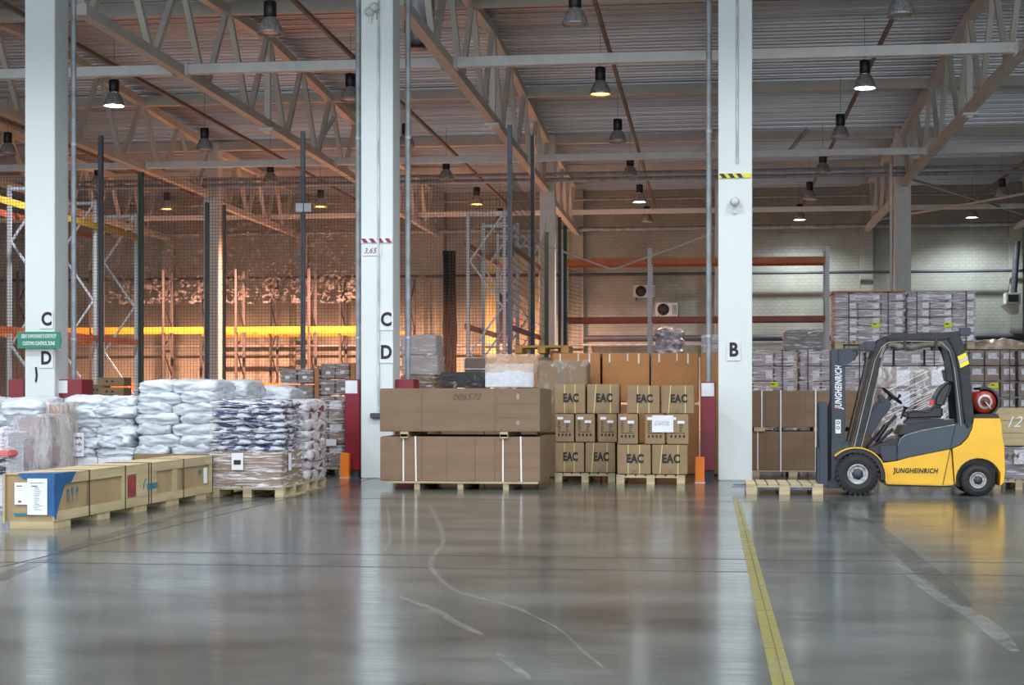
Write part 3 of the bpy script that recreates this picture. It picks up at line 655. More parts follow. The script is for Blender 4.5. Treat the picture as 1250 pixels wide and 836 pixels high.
# crumpled film & cardboard heap on right load
hp = MB(); X0 = XR(1188); w = wide(1188, 1262)
hp.grid(lambda u, v: (X0+w*u, Yr+.05+.9*v, zt0+.02+.20*max(0, math.sin(PI*min(1, max(0, u))))**.4*max(0, math.sin(PI*v))**.3*(1+.35*noise.noise(Vector((u*9, v*6, 1))))), 40, 16)
tag(hp.build('plastic_heap', M('crumpled brown film', (.38, .28, .2), .25, var=.4, scale=(7, 7, 7), col2=(.7, .65, .6), lo=.45, hi=.75, bump=.8, bscale=(12, 12, 12)), None, (X0, Yr, zt0)), 'heap of crumpled film and cardboard on the brown labelled load', 'plastic film')
# load behind the cab with diagonal film
X0, X1 = xat(1074, 25.2), xat(1160, 25.2)
load(X0, 25.2, X1-X0, 1.0, 0, 5, 2, .325, CARDP, 'the load seen through the forklift cab', None, spec=[(.25, .05, .2, .24, PAPERP)])
fo = E('stretch_film', ((X0+X1)/2, 25.7, .144), 'film with diagonal creases round the load seen through the cab', 'stretch film')
shell(fo, 'film_skin', -(X1-X0)/2-.02, (X1-X0)/2+.02, -.53, .52, 0, 1.64, FILMD, .03, 2)
cr = MB()
for k in range(26):
    z = random.uniform(.8, 1.6); x = random.uniform(-(X1-X0)/2, .2); L = random.uniform(.3, .7)
    cr.bar((x, -.565, z-.3), (min(x+L, (X1-X0)/2), -.565, min(z-.3+L*.5, 1.62)), .004, .008)
cr.build('film_crease', M('film crease', (.8, .82, .85), .2), fo)
# right wood crate and grey bundle
Yc = 23.45; X0, X1 = xat(1213, Yc), xat(1275, Yc)
put_pallet(X0, Yc, X1-X0, .8, 'pallet under the grey wrapped bundle at right edge', 0, PALS)
gb = E('wrapped_bundle', (X0, Yc, .144), 'grey film wrapped bundle with taped papers behind the forklift tail', 'bundle'); zb_ = zat(1230, 544, Yc)-.144
B(0, X1-X0, 0, .78, 0, zb_-.02).build('bundle_body', M('grey bundle', (.20, .18, .19), .4, var=.25, scale=(4, 4, 10)), gb, bevel=.02); shell(gb, 'film_skin', -.02, X1-X0+.02, -.03, .8, 0, zb_-.01, FILM, .015, 8)
B(xat(1237, Yc)-X0, xat(1262, Yc)-X0, -.05, -.045, .22, .42).build('taped_paper', PAPERP, gb); text('585 94', .11, INKG, gb, (.18, -.05, .33), shear=.3)
wc = E('wooden_crate', (X0-.02, Yc, .144+zb_), 'pine plank crate chalked 12 at the right edge behind the forklift', 'crate'); hh = zat(1230, 498, Yc)-.144-zb_
for k in range(3): B(0, X1-X0+.02, 0, .02, k*hh/3+.003, (k+1)*hh/3-.003).build('plank', WOOD, wc)
B(0, X1-X0+.02, .02, .8, 0, hh).build('crate_body', PLY, wc); text('12', .22, PAPER, wc, (xat(1238, Yc)-X0, -.004, hh*.62), shear=.4, bold=0)

# brown long boxes behind the forks (right)
def long_box(name, X0, X1, Y0, d, z0, z1, lab, seams=(), mat=CARDB, group=None):
    o = E(name, (X0, Y0, z0), lab, 'box', group); w = X1-X0
    B(0, w, 0, d, 0, z1-z0).build('carton_body', mat, o, bevel=.01)
    for s in seams: B(s*w-.003, s*w+.003, -.002, 0, .01, z1-z0-.01).build('seam', INKG, o)
    return o
Yb = gY(918, 581.5); X0, X1 = xat(903, Yb), xat(1064, Yb)
zl0, zl1, zl2, zl3 = zat(960, 574, Yb), zat(960, 526.5, Yb), zat(960, 521.5, Yb), zat(960, 477, Yb)
bp_ = E('wooden_skid', (X0, Yb, 0), 'wooden skid under the long brown boxes behind the forks', 'skid')
B(0, X1-X0, 0, 1.1, zl0-.025, zl0).build('deck_board', WOODP, bp_)
for px in (922, 968, 1030): x = xat(px, Yb)-X0; B(x-.07, x+.07, 0, 1.1, 0, zl0-.025).build('skid_block', WOODP, bp_)
long_box('long_carton', X0, X1, Yb, 1.1, zl0, zl1, 'lower long brown carton behind the forks', (.2, .5, .8))
long_box('long_carton', X0, X1, Yb, 1.1, zl2, zl3, 'upper long brown carton behind the forks', (.2, .5, .8))
sp = E('spacer_board', (X0, Yb, zl1), 'short wooden spacers between the two long cartons behind the forks', 'spacer')
for px in (927, 1000, 1045): x = xat(px, Yb)-X0; B(x-.09, x+.09, -.03, 1.1, 0, zl2-zl1).build('spacer_block', WOODP, sp)
def strap_v(X, Y0, d, z0, z1, lab, mat=STRAPW, tilt=0, group=None):
    o = E('strap', (X, Y0, z0), lab, 'strap', group); h = z1-z0
    MB().add([(-.011, -.006, 0), (.011, -.006, 0), (.011+tilt, -.006, h+.006), (-.011+tilt, -.006, h+.006), (-.014+tilt, d+.006, h+.006), (.014+tilt, d+.006, h+.006), (.014, d+.006, 0), (-.014, d+.006, 0)], [(0, 1, 2, 3), (3, 2, 5, 4), (4, 5, 6, 7)]).build('strap_band', mat, o)
    return o
for px, lab, a, b in ((930, 'upper', zl2, zl3), (925, 'lower', zl0, zl1)): strap_v(xat(px, Yb), Yb, 1.1, a, b, 'white strap near column B round the %s long carton' % lab)
for px, lab in ((953, 'left'), (995.5, 'right')): strap_v(xat(px, Yb)-.0, Yb-.035, 1.15, zl0-.02, zl3+.005, 'white strap round both long cartons behind the forks, %s one' % lab)

# big double long box centre
Yb = 22.43; X0, X1 = xat(464, Yb), xat(659.5, Yb); dd = 1.6; z_ = lambda y: zat(560, y, Yb)
sk = E('wooden_skid', (X0, Yb, 0), 'wooden skid under the big double brown boxes in the middle', 'skid')
B(.09, X1-X0-.03, -.02, dd, z_(590), z_(587.5)).build('deck_board', WOODP, sk)
for px in (509, 562, 617.5): x = xat(px, Yb)-X0; B(x-.04, x+.04, 0, dd, 0, z_(590)).build('skid_block', WOODP, sk)
lb = long_box('long_carton', X0, X1, Yb, dd, z_(587.5), z_(533), 'lower long brown carton with white straps, in the middle', (.265, .42, .595, .72))
ub = long_box('long_carton', X0-.005, X1, Yb, dd, z_(527), z_(474), 'upper long brown carton marked 006572', (.265, .72))
text('006572', .125, INKG, ub, (1.25, -.003, z_(484.5)-z_(527)), shear=.35, bold=-.005, sx=1.1)
for o in (lb, ub):
    w = X1-X0; hh = .6; stp = MB()
    for zz in (.03, hh-.04):
        for x in (.1, .3, .55, w-.55, w-.3, w-.1): stp.box(x-.02, x+.02, -.003, 0, zz, zz+.008)
    for zz in (.16, .32, .46):
        for x in (w*.25, w*.735): stp.box(x-.02, x+.02, -.003, 0, zz, zz+.008)
    for zz in (.2, .4): stp.box(w*.73, w-.02, -.002, 0, zz, zz+.004)
    stp.build('staple_row', INKG, o); B(w-.0, w+.003, .0, .004, 0, .5).build('edge_crease', INKG, o)
TP2 = M('thin clear tape', (.32, .25, .19), .3)
B((X1-X0)*.855, (X1-X0)*.872, -.004, 0, .10, .16).build('tape', TP2, ub); B((X1-X0)*.855, (X1-X0)*.872, -.004, 0, .46, .54).build('tape', TP2, ub)
for px, lab in ((494, 'left'), (615.5, 'right')):
    x = xat(px, Yb); o = E('spacer_board', (x, Yb, z_(533)), 'short wooden spacer between the two middle boxes, %s' % lab, 'spacer'); B(-.055, .055, -.05, dd, .0, z_(527)-z_(533)).build('board_upper', WOODP, o); B(-.055, .055, -.05, -.012, -.02, .04).build('board_end', WOODP, o, bevel=.004)
for px, tl_, lab in ((492.5, 0, 'leftmost'), (508, -.01, 'second from left'), (614, .0, 'third from left'), (636.5, -.01, 'rightmost')): strap_v(xat(px, Yb), Yb, dd, z_(588), z_(533), 'white strap round the lower middle box, %s' % lab, tilt=tl_, group='straps on the lower middle box')

# ------------------------------------------------------------------ EAC cartons
def eac_box(w, d, h, tapes, small=False):
    o = E('lettered_carton' if not small else 'small_carton', (0, 0, 0), 'x', 'carton')
    B(.008, w-.008, 0, d, .006, h-.004).build('carton_body', CARDG, o, bevel=.008)
    if not small:
        text('EAC', h*.38, INK, o, (w*.53, -.004, h*.52), sx=.74, bold=.05, sp=1.08)
        for t, s in tapes: MB().add([(w*t-.005, -.003, .005), (w*t+.005, -.003, .005), (w*(t+s)+.005, -.003, h-.005), (w*(t+s)-.005, -.004, h-.005)], [(0, 1, 2, 3)]).build('strapping', TAPEY, o)
        B(w*.42, w*.56, -.002, 0, .01, h*.16).build('tape', CARD, o)
    else:
        m = MB()
        for r in range(6):
            for c in (0, 1): m.box(w*(.15+.42*c), w*(.15+.42*c)+w*.13*random.uniform(.7, 1.3), -.003, 0, h*(.42+.06*r), h*(.42+.06*r)+h*.025)
        for k in range(4): m.box(w*(.16+.19*k), w*(.16+.19*k)+w*.09, -.003, 0, h*.22, h*.31)
        m.box(w*.15, w*.82, -.003, 0, h*.36, h*.38); m.build('print', INK, o)
        B(w*.12, w*.42, -.006, 0, h*.80, h*.89).build('sticker', PAPER, o); B(w*.48, w*.80, -.006, 0, h*.68, h*.77).build('sticker', PAPER, o)
    return Proto(o)
def EB(Y, px0, px1, z0, z1, pr, lab, d=.5):
    X0, X1 = xat(px0, Y), xat(px1, Y)
    return pr.put((X0, Y, z0), lab, 'EAC cartons' if pr in (ea, eb) else 'small printed cartons', 0, ((X1-X0)/.5, 1, (z1-z0)/.45))
ea = eac_box(.5, .5, .45, [(.33, 0), (.66, 0)]); eb = eac_box(.5, .5, .45, [(.22, .07), (.72, 0)]); es = eac_box(.5, .5, .45, (), True)
Yl, Yq = 24.62, 24.15
put_pallet(xat(677.5, Yl), Yl, xat(751, Yl)-xat(677.5, Yl), 1.0, 'pallet under the left stack of lettered cartons')
put_pallet(xat(752.5, Yq), Yq, xat(836, Yq)-xat(752.5, Yq), 1.0, 'pallet under the right stack of lettered cartons')
zl = lambda y: zat(714, y, Yl); zr = lambda y: zat(795, y, Yq)
b0 = .148
def two(Y, a, b, z0, z1, pr, lab):
    EB(Y, a, b, z0, z1, pr, lab); EB(Y+.51, a, b, z0, z1, pr, lab.replace('carton,', 'carton of the rear row,'))
two(Yl, 677, 713.5, b0, zl(540), ea, 'EAC carton, bottom left of the left stack'); two(Yl, 714, 751.5, b0, zl(540), eb, 'EAC carton, bottom right of the left stack')
for a, b, l_ in ((677.5, 701, 'left'), (702, 726.5, 'middle'), (730, 753.5, 'right')): two(Yl, a, b, zl(540), zl(505), es, 'small printed carton, %s one, middle layer of the left stack' % l_)
two(Yl, 676.5, 715, zl(505), zl(468.5), ea, 'EAC carton, top left of the left stack'); two(Yl, 716, 756.5, zl(505), zl(468.5), eb, 'EAC carton, top right of the left stack')
two(Yq, 753, 795, b0, zr(542.5), ea, 'EAC carton, bottom left of the right stack'); two(Yq, 795.5, 840, b0, zr(542.5), eb, 'EAC carton, bottom right of the right stack')
for a, b, l_ in ((754, 779, 'left'), (787, 812, 'middle'), (814, 841, 'right')): two(Yq, a, b, zr(542.5), zr(505), es, 'small printed carton, %s one, middle layer of the right stack' % l_)
two(Yq, 765, 806, zr(505), zr(470), ea, 'EAC carton, top left of the right stack'); two(Yq, 807, 848, zr(505), zr(470), eb, 'EAC carton, top right of the right stack')
o, w, h = sheet(796, 822, 507, 527.5, Yq-.01, 'white document sheet taped to the right stack of lettered cartons'); B(-w*.8, w*.6, -.008, -.006, -h*.2, h*.4).build('print', PAPERP, o)

# ------------------------------------------------------------------ orange cartons row
Yo = 27.0
oc = carton_proto(.8, .8, .82, CARDO, [(.12, .66, .025, .14, TAPE), (.42, .68, .02, .12, TAPE), (.60, .64, .025, .16, TAPE)], 'large_carton', tape=False)
zo1 = zat(760, 430, Yo); zo0 = zo1-.86
for k, (a, b, l_) in enumerate(((674, 733.5, 'leftmost'), (734.5, 793.5, 'second'), (795, 853.5, 'third'), (855, 905, 'rightmost, cut by column B'))):
    X0, X1 = xat(a, Yo), xat(b, Yo)
    oc.put((X0, Yo, zo0), 'large orange brown carton, %s of the row behind the EAC stacks' % l_, None, 0, ((X1-X0)/.8, 1, .86/.82))
    oc.put((X0, Yo, .0), 'large orange brown carton under the %s one of the row' % l_, None, 0, ((X1-X0)/.8, 1, (zo0-.005)/.82))
Yw = 26.0; X0, X1 = xat(657, Yw), xat(716, Yw); z1 = zat(690, 440, Yw)
for (za, zb2, lb_) in ((0, .72, 'brown carton under the film wrapped one beside the EAC stack'), (.725, z1, 'brown carton in loose film beside the top EAC cartons')):
    o = E('wrapped_carton', (X0, Yw, za), lb_, 'carton'); B(0, X1-X0, 0, .8, 0, zb2-za-.01).build('carton_body', CARD, o, bevel=.02)
    if za: B((X1-X0)*.45, (X1-X0)*.54, -.004, 0, .1, zb2-za-.02).build('tape', CARDP, o); shell(o, 'film_skin', -.05, X1-X0+.03, -.04, .82, .5, zb2-za+.01, film_mat('loose clear film', (5, 5, 5), .52, .72, .03, .35), .03, 4)
# foam box, black goods, cardboard frame, left wrapped cartons
def simple_box(name, px0, px1, y0, Y, d, lab, mat, cat, z0=0, film=None, bevel=.015, skin=None):
    X0, X1 = xat(px0, Y), xat(px1, Y); z1 = zat((px0+px1)/2, y0, Y); o = E(name, (X0, Y, z0), lab, cat)
    B(0, X1-X0, 0, d, 0, z1-z0).build('body', mat, o, bevel=bevel)
    if film: shell(o, 'film_skin', -.02, X1-X0+.02, -.03, d+.02, skin or 0, z1-z0+.015, film, .015, random.random()*9)
    return o
Yw = 26.35
simple_box('shipping_box', 592, 656, 474, Yw, .9, 'brown box carrying the white foam box', CARDB, 'box')
fb = simple_box('foam_box', 592, 652, 444, Yw, .35, 'white foam wrapped box with orange film lid behind the middle boxes', FOAM, 'box', zat(624, 473, Yw))
B(xat(652, Yw)-xat(592, Yw), xat(657, Yw)-xat(592, Yw), 0, .8, 0, .5).build('side_panel', CARDO, fb)
shell(fb, 'film_lid', .0, xat(657, Yw)-xat(592, Yw), .0, .85, .25, .56, film_mat('peach film', (4, 4, 4), .42, .62, .35, .8, (.78, .55, .40)), .02, 3)
B(.02, xat(656, Yw)-xat(592, Yw), .34, .8, 0, .53).build('rear_box', CARDO, fb)
simple_box('shipping_box', 538, 591, 474, Yw, .8, 'brown box under the black wrapped goods', CARDB, 'box')
bk = simple_box('wrapped_package', 538, 591, 454, Yw, .6, 'black film wrapped goods behind the middle boxes', BLACKW, 'package', zat(565, 473, Yw), film_mat('black goods film', (6, 6, 8), .58, .72, .0, .4))
Yk = 28.6; fr = simple_box('cardboard_crate', 567, 594, 437, Yk, .5, 'flat cardboard crate with metal rim beside the white foam box', CARDP, 'crate'); z1 = zat(580, 437, Yk)
m = MB(); ww = xat(594, Yk)-xat(567, Yk); m.bar((0, -.02, z1-.2), (ww, -.02, z1-.2), .02); m.bar((0, -.02, z1-.2), (0, -.02, z1), .02); m.build('metal_rim', GALV, fr)
# barrel wraps with upturned pallet
Yk = 29.2; rl = E('foam_roll', (xat(651, Yk), Yk+.4, 0), 'grey film wrapped round bundle carrying the orange pallet', 'bundle')
MB().lathe([(0, 0), (.36, 0), (.38, .1), (.38, 1.95), (.33, 2.05), (.0, 2.07)], 'z', 28).build('bundle_body', M('grey wrapped round goods', (.27, .23, .22), .35, var=.25, bump=.5), rl)
simple_box('shipping_box', 672, 690, 428, Yk+.2, .7, 'orange carton beside the grey round bundle', CARDO, 'box')
up = pallet(1.0, .9, mat=WOODO).put((xat(628, Yk), Yk, zat(650, 431, Yk)+.0), 'orange wooden pallet lying on the round bundle', None, 0)
# left of that: wrapped cartons beside middle column
Yk = 26.9
def pile(px0, px1, ys, Y, d, mat, film, lab, skew=0, cat='carton', desc='carton'):
    ys = list(ys); zz = 0
    for k, y in enumerate(ys):
        z1 = zat((px0+px1)/2, y, Y); s = skew*(k % 2); X0, X1 = xat(px0+s, Y), xat(px1+s*1.2, Y); o = E('wrapped_carton', (X0, Y+.02*k, zz), '%s, %s' % (lab, lay[k]), cat)
        B(0, X1-X0, 0, d, 0.002, z1-zz-.004).build('carton_body', mat[k % len(mat)], o, bevel=.015)
        if film: shell(o, 'film_skin', -.015, X1-X0+.015, -.02, d+.015, 0, z1-zz, film, .012, random.random()*9)
        zz = z1
pile(488, 531, [520, 472, 457.5, 433, 408], Yk, .7, [CARDB, CARDB, CARD, M('pale wrapped carton', (.42, .37, .36), .6, var=.1), bpy.data.materials['pale wrapped carton']], FILM, 'wrapped carton in the pile right of the middle column', 2)
# sacks on the rack row (silver)
def sack_mesh(name, l, w, h, seed, mat, n=(14, 10, 6), amp=.02, pinch=.55):
    bm = bmesh.new(); bmesh.ops.create_cube(bm, size=2); bmesh.ops.subdivide_edges(bm, edges=bm.edges, cuts=9, use_grid_fill=True)
    for v in bm.verts:
        x, y, z = v.co
        k = (1-pinch*abs(x)**4)*(1-pinch*.9*abs(y)**6); r = 1-.04*abs(y)**3*abs(x)**3
        p = Vector((x*l/2*r*(1-.03*z*z), y*w/2*r*(1-.03*z*z), z*h/2*k))
        nn = noise.noise_vector(Vector((p.x*5+seed*7, p.y*5, p.z*9))); n2 = noise.noise_vector(Vector((p.x*16+seed, p.y*16, p.z*30)))
        n3 = noise.noise(Vector((p.x*8+seed*3, p.y*8, p.z*14))); v.co = p+Vector((nn.x*amp, nn.y*amp*1.6, nn.z*amp))+n2*amp*.5+Vector((0, math.copysign(1, y)*(abs(n3)*-amp*2.4), 0))*(abs(y) > .6)
    me = bpy.data.meshes.new(name); bm.to_mesh(me); bm.free()
    for p in me.polygons: p.use_smooth = True
    me.materials.append(mat); return me
def sack_stack(x0, x1, y, d, z0, z1, layers, mat, where, cols=2, h=None, desc='white sack', jit=.02, lean=0, amp=.022, alt=True, rows=1, pinch=.28):
    hh = (z1-z0)/layers; W = x1-x0; ms = [sack_mesh('sack', W/cols*1.02, d/rows*1.02, hh*1.48, s, mat, amp=amp, pinch=pinch) for s in range(3)]
    msw = [sack_mesh('sack', W*.58, d/rows*1.02, hh*1.48, s+5, mat, amp=amp, pinch=pinch) for s in range(2)]; msn = [sack_mesh('sack', W*.46, d/rows*1.02, hh*1.48, s+9, mat, amp=amp, pinch=pinch) for s in range(2)]
    for r in range(layers):
        for q in range(rows):
            if cols == 2 and alt: ws = (.56, .44) if r % 2 else (.46, .54)
            else: ws = [1/cols]*cols
            x = x0
            for c in range(cols):
                w = W*ws[c]; me = random.choice(msw if ws[c] > .5 and cols == 2 else (msn if cols == 2 else ms))
                o = bpy.data.objects.new('sack', me); C.objects.link(o)
                o.location = (x+w/2+random.uniform(-jit, jit)+lean*r, y+d/rows*(q+.5)+random.uniform(-jit, jit), z0+hh*(r+.5)); o.rotation_euler = (random.uniform(-.03, .03), random.uniform(-.03, .03), random.choice((0, PI))+random.uniform(-.04, .04))
                tag(o, '%s, %s%s, in %s' % (desc, lay[r].replace(' layer', ' layer up'), '' if cols == 1 else ' '+cn[cols][c], where), 'sack', 'sacks in '+where); x += w
# silver sacks high
Yk = 31.5; ssz = zat(818, 438, Yk)
simple_box('shipping_box', 798, 837, 434, Yk, .8, 'tall carton stack carrying the silver sacks', CARDO, 'box')
sack_stack(xat(800, Yk), xat(835, Yk), Yk, .6, zat(818, 434, Yk), zat(818, 401, Yk), 3, SSACK, 'the pile behind the orange cartons', 1, desc='silver film sack', jit=.05, pinch=.7, amp=.03)
simple_box('shipping_box', 855, 876, 432, Yk, .8, 'tall carton left behind column B', CARDO, 'box')
pile(857, 878, [431, 420, 408], Yk-.9, .7, [CARDB, CARDW, CARDW], FILMH, 'silver wrapped carton peeking out left of column B')

# ------------------------------------------------------------------ left cluster
# wrapped cartons by red guard
Yk = gY(400, 580); X0, X1 = xat(358, Yk), xat(421, Yk)
load(X0, Yk+.02, X1-X0, 1.0, 0, 3, 3, (zat(395, 489, Yk)-.144)/3, CARDP, 'the low load left of the red guard', FILM, spec=[(.04, .23, .20, .11, PAPERP)])
tag(B(xat(398, Yk), xat(411, Yk), Yk-.045, Yk-.012, zat(400, 544, Yk), zat(400, 536, Yk)).build('shipping_label', PAPER, None, (xat(398, Yk), Yk, .5)), 'white shipping label on the load left of the red guard', 'label')
Yk = 28.6
for a, b, y, c, l_ in ((342, 383, 450, 2, 'left'), (391, 427, 443, 2, 'right')):
    X0, X1 = xat(a, Yk), xat(b, Yk)
    load(X0, Yk, X1-X0, .9, 0, 6, 2, (zat(a, y, Yk)-.144)/6, CARDP, 'the %s tall stack left of the red guard' % l_, FILM, spec=[(.1, .1, .08, .05, PAPER)])
    tag(B(X1+.02, X1+.1, Yk-.02, Yk+.9, .15, zat(a, y, Yk)).build('corner_board', CARDO, None, (X1, Yk, 0)), 'orange brown cardboard edge board on the %s tall stack' % l_, 'edge board')
# pallet with carton and blue sacks
Yk = gY(300, 607); X0, X1 = xat(257.5, Yk), xat(346, Yk); z_ = lambda y: zat(300, y, Yk)
put_pallet(X0, Yk, X1-X0, 1.15, 'wooden pallet under the blue and white sacks')
cx = E('open_carton', (X0, Yk, .144), 'low wide carton in film holding the blue and white sacks', 'carton'); w = X1-X0-.03; ch = z_(552)-.144
B(0, w, 0, 1.12, 0, ch).build('carton_body', CARD, cx, bevel=.012); shell(cx, 'film_skin', -.015, w+.015, -.025, 1.13, -.02, ch+.02, FILMH, .015, 6, top=False)
B(xat(284, Yk)-X0, xat(298, Yk)-X0, -.05, -.045, ch-.23, ch-.01).build('shipping_label', PAPER, cx); B(xat(284, Yk)-X0+.03, xat(298, Yk)-X0-.03, -.054, -.05, ch-.16, ch-.1).build('print', INK, cx)
B(w+.03, w+.035, .25, .38, ch-.25, ch-.02).build('shipping_label', PAPER, cx)
sack_stack(X0+.01, X1-.04, Yk+.01, 1.1, z_(552), z_(489), 8, BSACK, 'the pile on the low carton', 2, desc='blue and white sack', jit=.012, amp=.02, pinch=.65)
fo = E('stretch_film', ((X0+X1)/2, Yk+.56, z_(552)), 'clear stretch film round the blue and white sacks', 'stretch film')
shell(fo, 'film_skin', -w/2-.01, w/2+.01, -.58, .58, 0, z_(487)-z_(552), FILM, .03, 11)
# red-white sacks stack behind it
Yk2 = Yk+1.45; X0b, X1b = xat(300, Yk2), xat(375, Yk2)
put_pallet(X0b, Yk2, X1b-X0b, 1.1, 'wooden pallet under the white and dark red sacks', 0, PALS)
sack_stack(X0b, X1b, Yk2, 1.1, .15, zat(340, 490, Yk2), 8, RSACK, 'the pile behind the blue sacks', 2, desc='white and dark red sack', jit=.02, rows=1)
# tall white sack stack
Yk = 21.35; X0, X1 = xat(165, Yk), xat(258, Yk); z_ = lambda y: zat(210, y, Yk)
put_pallet(X0, Yk, X1-X0, 1.1, 'wooden pallet under the tall white sack pile')
bb = E('open_carton', (X0-.01, Yk-.02, .144), 'brown carton tray under the tall white sacks', 'carton'); B(0, X1-X0+.02, 0, 1.14, 0, z_(553)-.144-.01).build('carton_body', CARD, bb, bevel=.01)
sack_stack(X0, X1, Yk, 1.1, z_(556), z_(466), 7, WSACK, 'the tallest white pile', 2, desc='white sack', jit=.018, lean=.006)
fo = E('stretch_film', ((X0+X1)/2+.01, Yk+.56, z_(556)), 'clear stretch film round the tallest white sack pile', 'stretch film')
shell(fo, 'film_skin', -(X1-X0)/2-.03, (X1-X0)/2+.05, -.6, .6, 0, z_(466)-z_(556), film_mat('clear pile film', (3, 3, 14), .55, .75, .0, .35), .03, 21, top=False)
# second white pile behind (right)
Yk2 = 23.3; X0b, X1b = xat(262, Yk2), xat(345, Yk2)
put_pallet(X0b, Yk2, .72, 1.1, 'wooden pallet behind the blue sacks', 0, PALS) if False else None
sack_stack(xat(262, 22.75), xat(300, 22.75), 22.75, 1.0, .02, zat(270, 467, 22.75), 7, WSACK, 'the pile touching the tallest one', 1, desc='white sack', jit=.02)
sack_stack(xat(303, 24.2), xat(354, 24.2), 24.2, 1.0, .02, zat(310, 475, 24.2), 7, WSACK, 'the pile behind the blue sacks', 1, desc='white sack', jit=.02)
# left white pile
Yk = 21.3; X0, X1 = xat(78, Yk), xat(160, Yk); z_ = lambda y: zat(120, y, Yk)
put_pallet(X0, Yk, X1-X0, 1.0, 'wooden pallet under the ragged white sack pile')
wb = E('white_carton', (X0, Yk, .144), 'white carton under the ragged white sack pile', 'carton'); B(0, X1-X0, 0, 1.0, 0, z_(558)-.144).build('carton_body', FOAM, wb, bevel=.01); B((X1-X0)*.5, (X1-X0)*.5+.008, -.003, 0, 0, .35).build('seam', INKG, wb)
sack_stack(X0-.02, X1+.02, Yk, 1.0, z_(558), z_(486), 6, WSACK, 'the ragged pile left of the tallest', 2, desc='white sack', jit=.05, amp=.035)
pm = E('handwritten_sheet', (xat(82, Yk), Yk-.04, z_(557)), 'white sheet with blue handwriting on the ragged white pile', 'sign'); B(0, .27, -.03, -.024, 0, .33).build('sheet', PAPER, pm)
for k_, (zc, mt, n_) in enumerate(((.26, INK, 9), (.17, INK, 7), (.07, BLUE, 6))):
    MB().tube([(.03+.21*i/(n_*3), -.035, zc+.035*math.sin(i*2.1+k_)*(.6+.4*math.cos(i*.7))) for i in range(n_*3+1)], .004, 5).build('scribble', mt, pm)
sack_stack(xat(160, 22.6), xat(173, 22.6)+.25, 22.7, .9, .02, zat(165, 492, 22.6), 7, M('grey blue film sack', (.22, .23, .30), .3, scale=(6, 6, 9), col2=(.60, .62, .68), lo=.4, hi=.6, bump=.6), 'the pile squeezed between white piles', 1, desc='grey blue sack')
sack_stack(xat(85, 23.6), xat(150, 23.6), 23.6, .9, .02, zat(110, 487, 23.6), 7, SSACK, 'the pile behind the ragged white one', 2, desc='grey film sack')
# far left pile
Yk = 20.6
sack_stack(xat(-45, Yk), xat(48, Yk), Yk, 1.0, .02, zat(10, 489, Yk), 7, WSACK, 'the pile at the left frame edge', 2, desc='white sack', jit=.04, amp=.035)
ob = E('wrapped_carton', (xat(40, Yk+.1), Yk+.2, 0), 'orange brown carton under film between the left white piles', 'carton'); B(0, .36, 0, .8, 0, zat(55, 494, Yk+.2)).build('carton_body', CARDO, ob, bevel=.03); shell(ob, 'film_skin', -.03, .4, -.05, .85, .3, zat(55, 492, Yk+.2)+.01, FILMS, .03, 13)
# shrouded pallet load
Yk = 18.3; X0, X1 = -8.42, -7.88
put_pallet(X0, Yk, X1-X0, .8, 'wooden pallet under the shrouded pinkish load', 0, PALS)
ps = E('shrouded_load', (X0, Yk, .144), 'pinkish goods under a milky plastic shroud beside the long crate', 'package'); ph = zat(55, 509, Yk)-.144
m = MB(); 
for k in range(3): m.box(.05+.025*k, X1-X0-.07-.025*k, .06+.02*k, .7-.02*k, k*ph/3+.005, (k+1)*ph/3-.005)
m.build('goods', PINK, ps, bevel=.04); shell(ps, 'plastic_shroud', -.03, X1-X0+.03, -.05, .82, -.05, ph+.03, FILMS, .035, 17, taper=.16)
# grey machine piece at left edge
gm = E('wrapped_machine', (-8.42, 17.55, 0), 'foil wrapped pale machine with red cap at the left frame edge', 'machine')
B(0, .36, 0, .52, 0, .95).build('body', PAPERP, gm, bevel=.05); B(.2, .42, -.04, .2, .62, .70).build('red_cap', M('pale red cap', (.55, .12, .13), .4), gm, bevel=.02); B(.25, .33, -.03, .1, .42, .6).build('black_bracket', BLACK, gm, bevel=.01); shell(gm, 'film_skin', -.02, .38, -.03, .55, 0, .97, FILM, .03, 30)
# small cartons behind fence-side
Yk = 29.2
cc = carton_proto(.53, .4, .16, CARD, [(.16, .07, .05, .03, INK), (.27, .07, .05, .03, INK)], tape=False)
simple_box('shipping_box', 108, 152, 484, Yk, .7, 'plain box carrying the small brown cartons at left', CARDP, 'box')
for k, (a, y) in enumerate(((119, 484), (119, 471.5))):
    cc.put((xat(a, Yk), Yk, zat(130, y, Yk)), 'small brown carton behind the white sacks, %s of two' % ('lower' if k == 0 else 'upper'), None, 0, (1, 1, 1.12))
Yk2 = 29.9; cc.put((xat(108, Yk2), Yk2, 1.33), 'small brown carton half hidden behind the pair at left', None, 0, (.6, .9, 1.6))

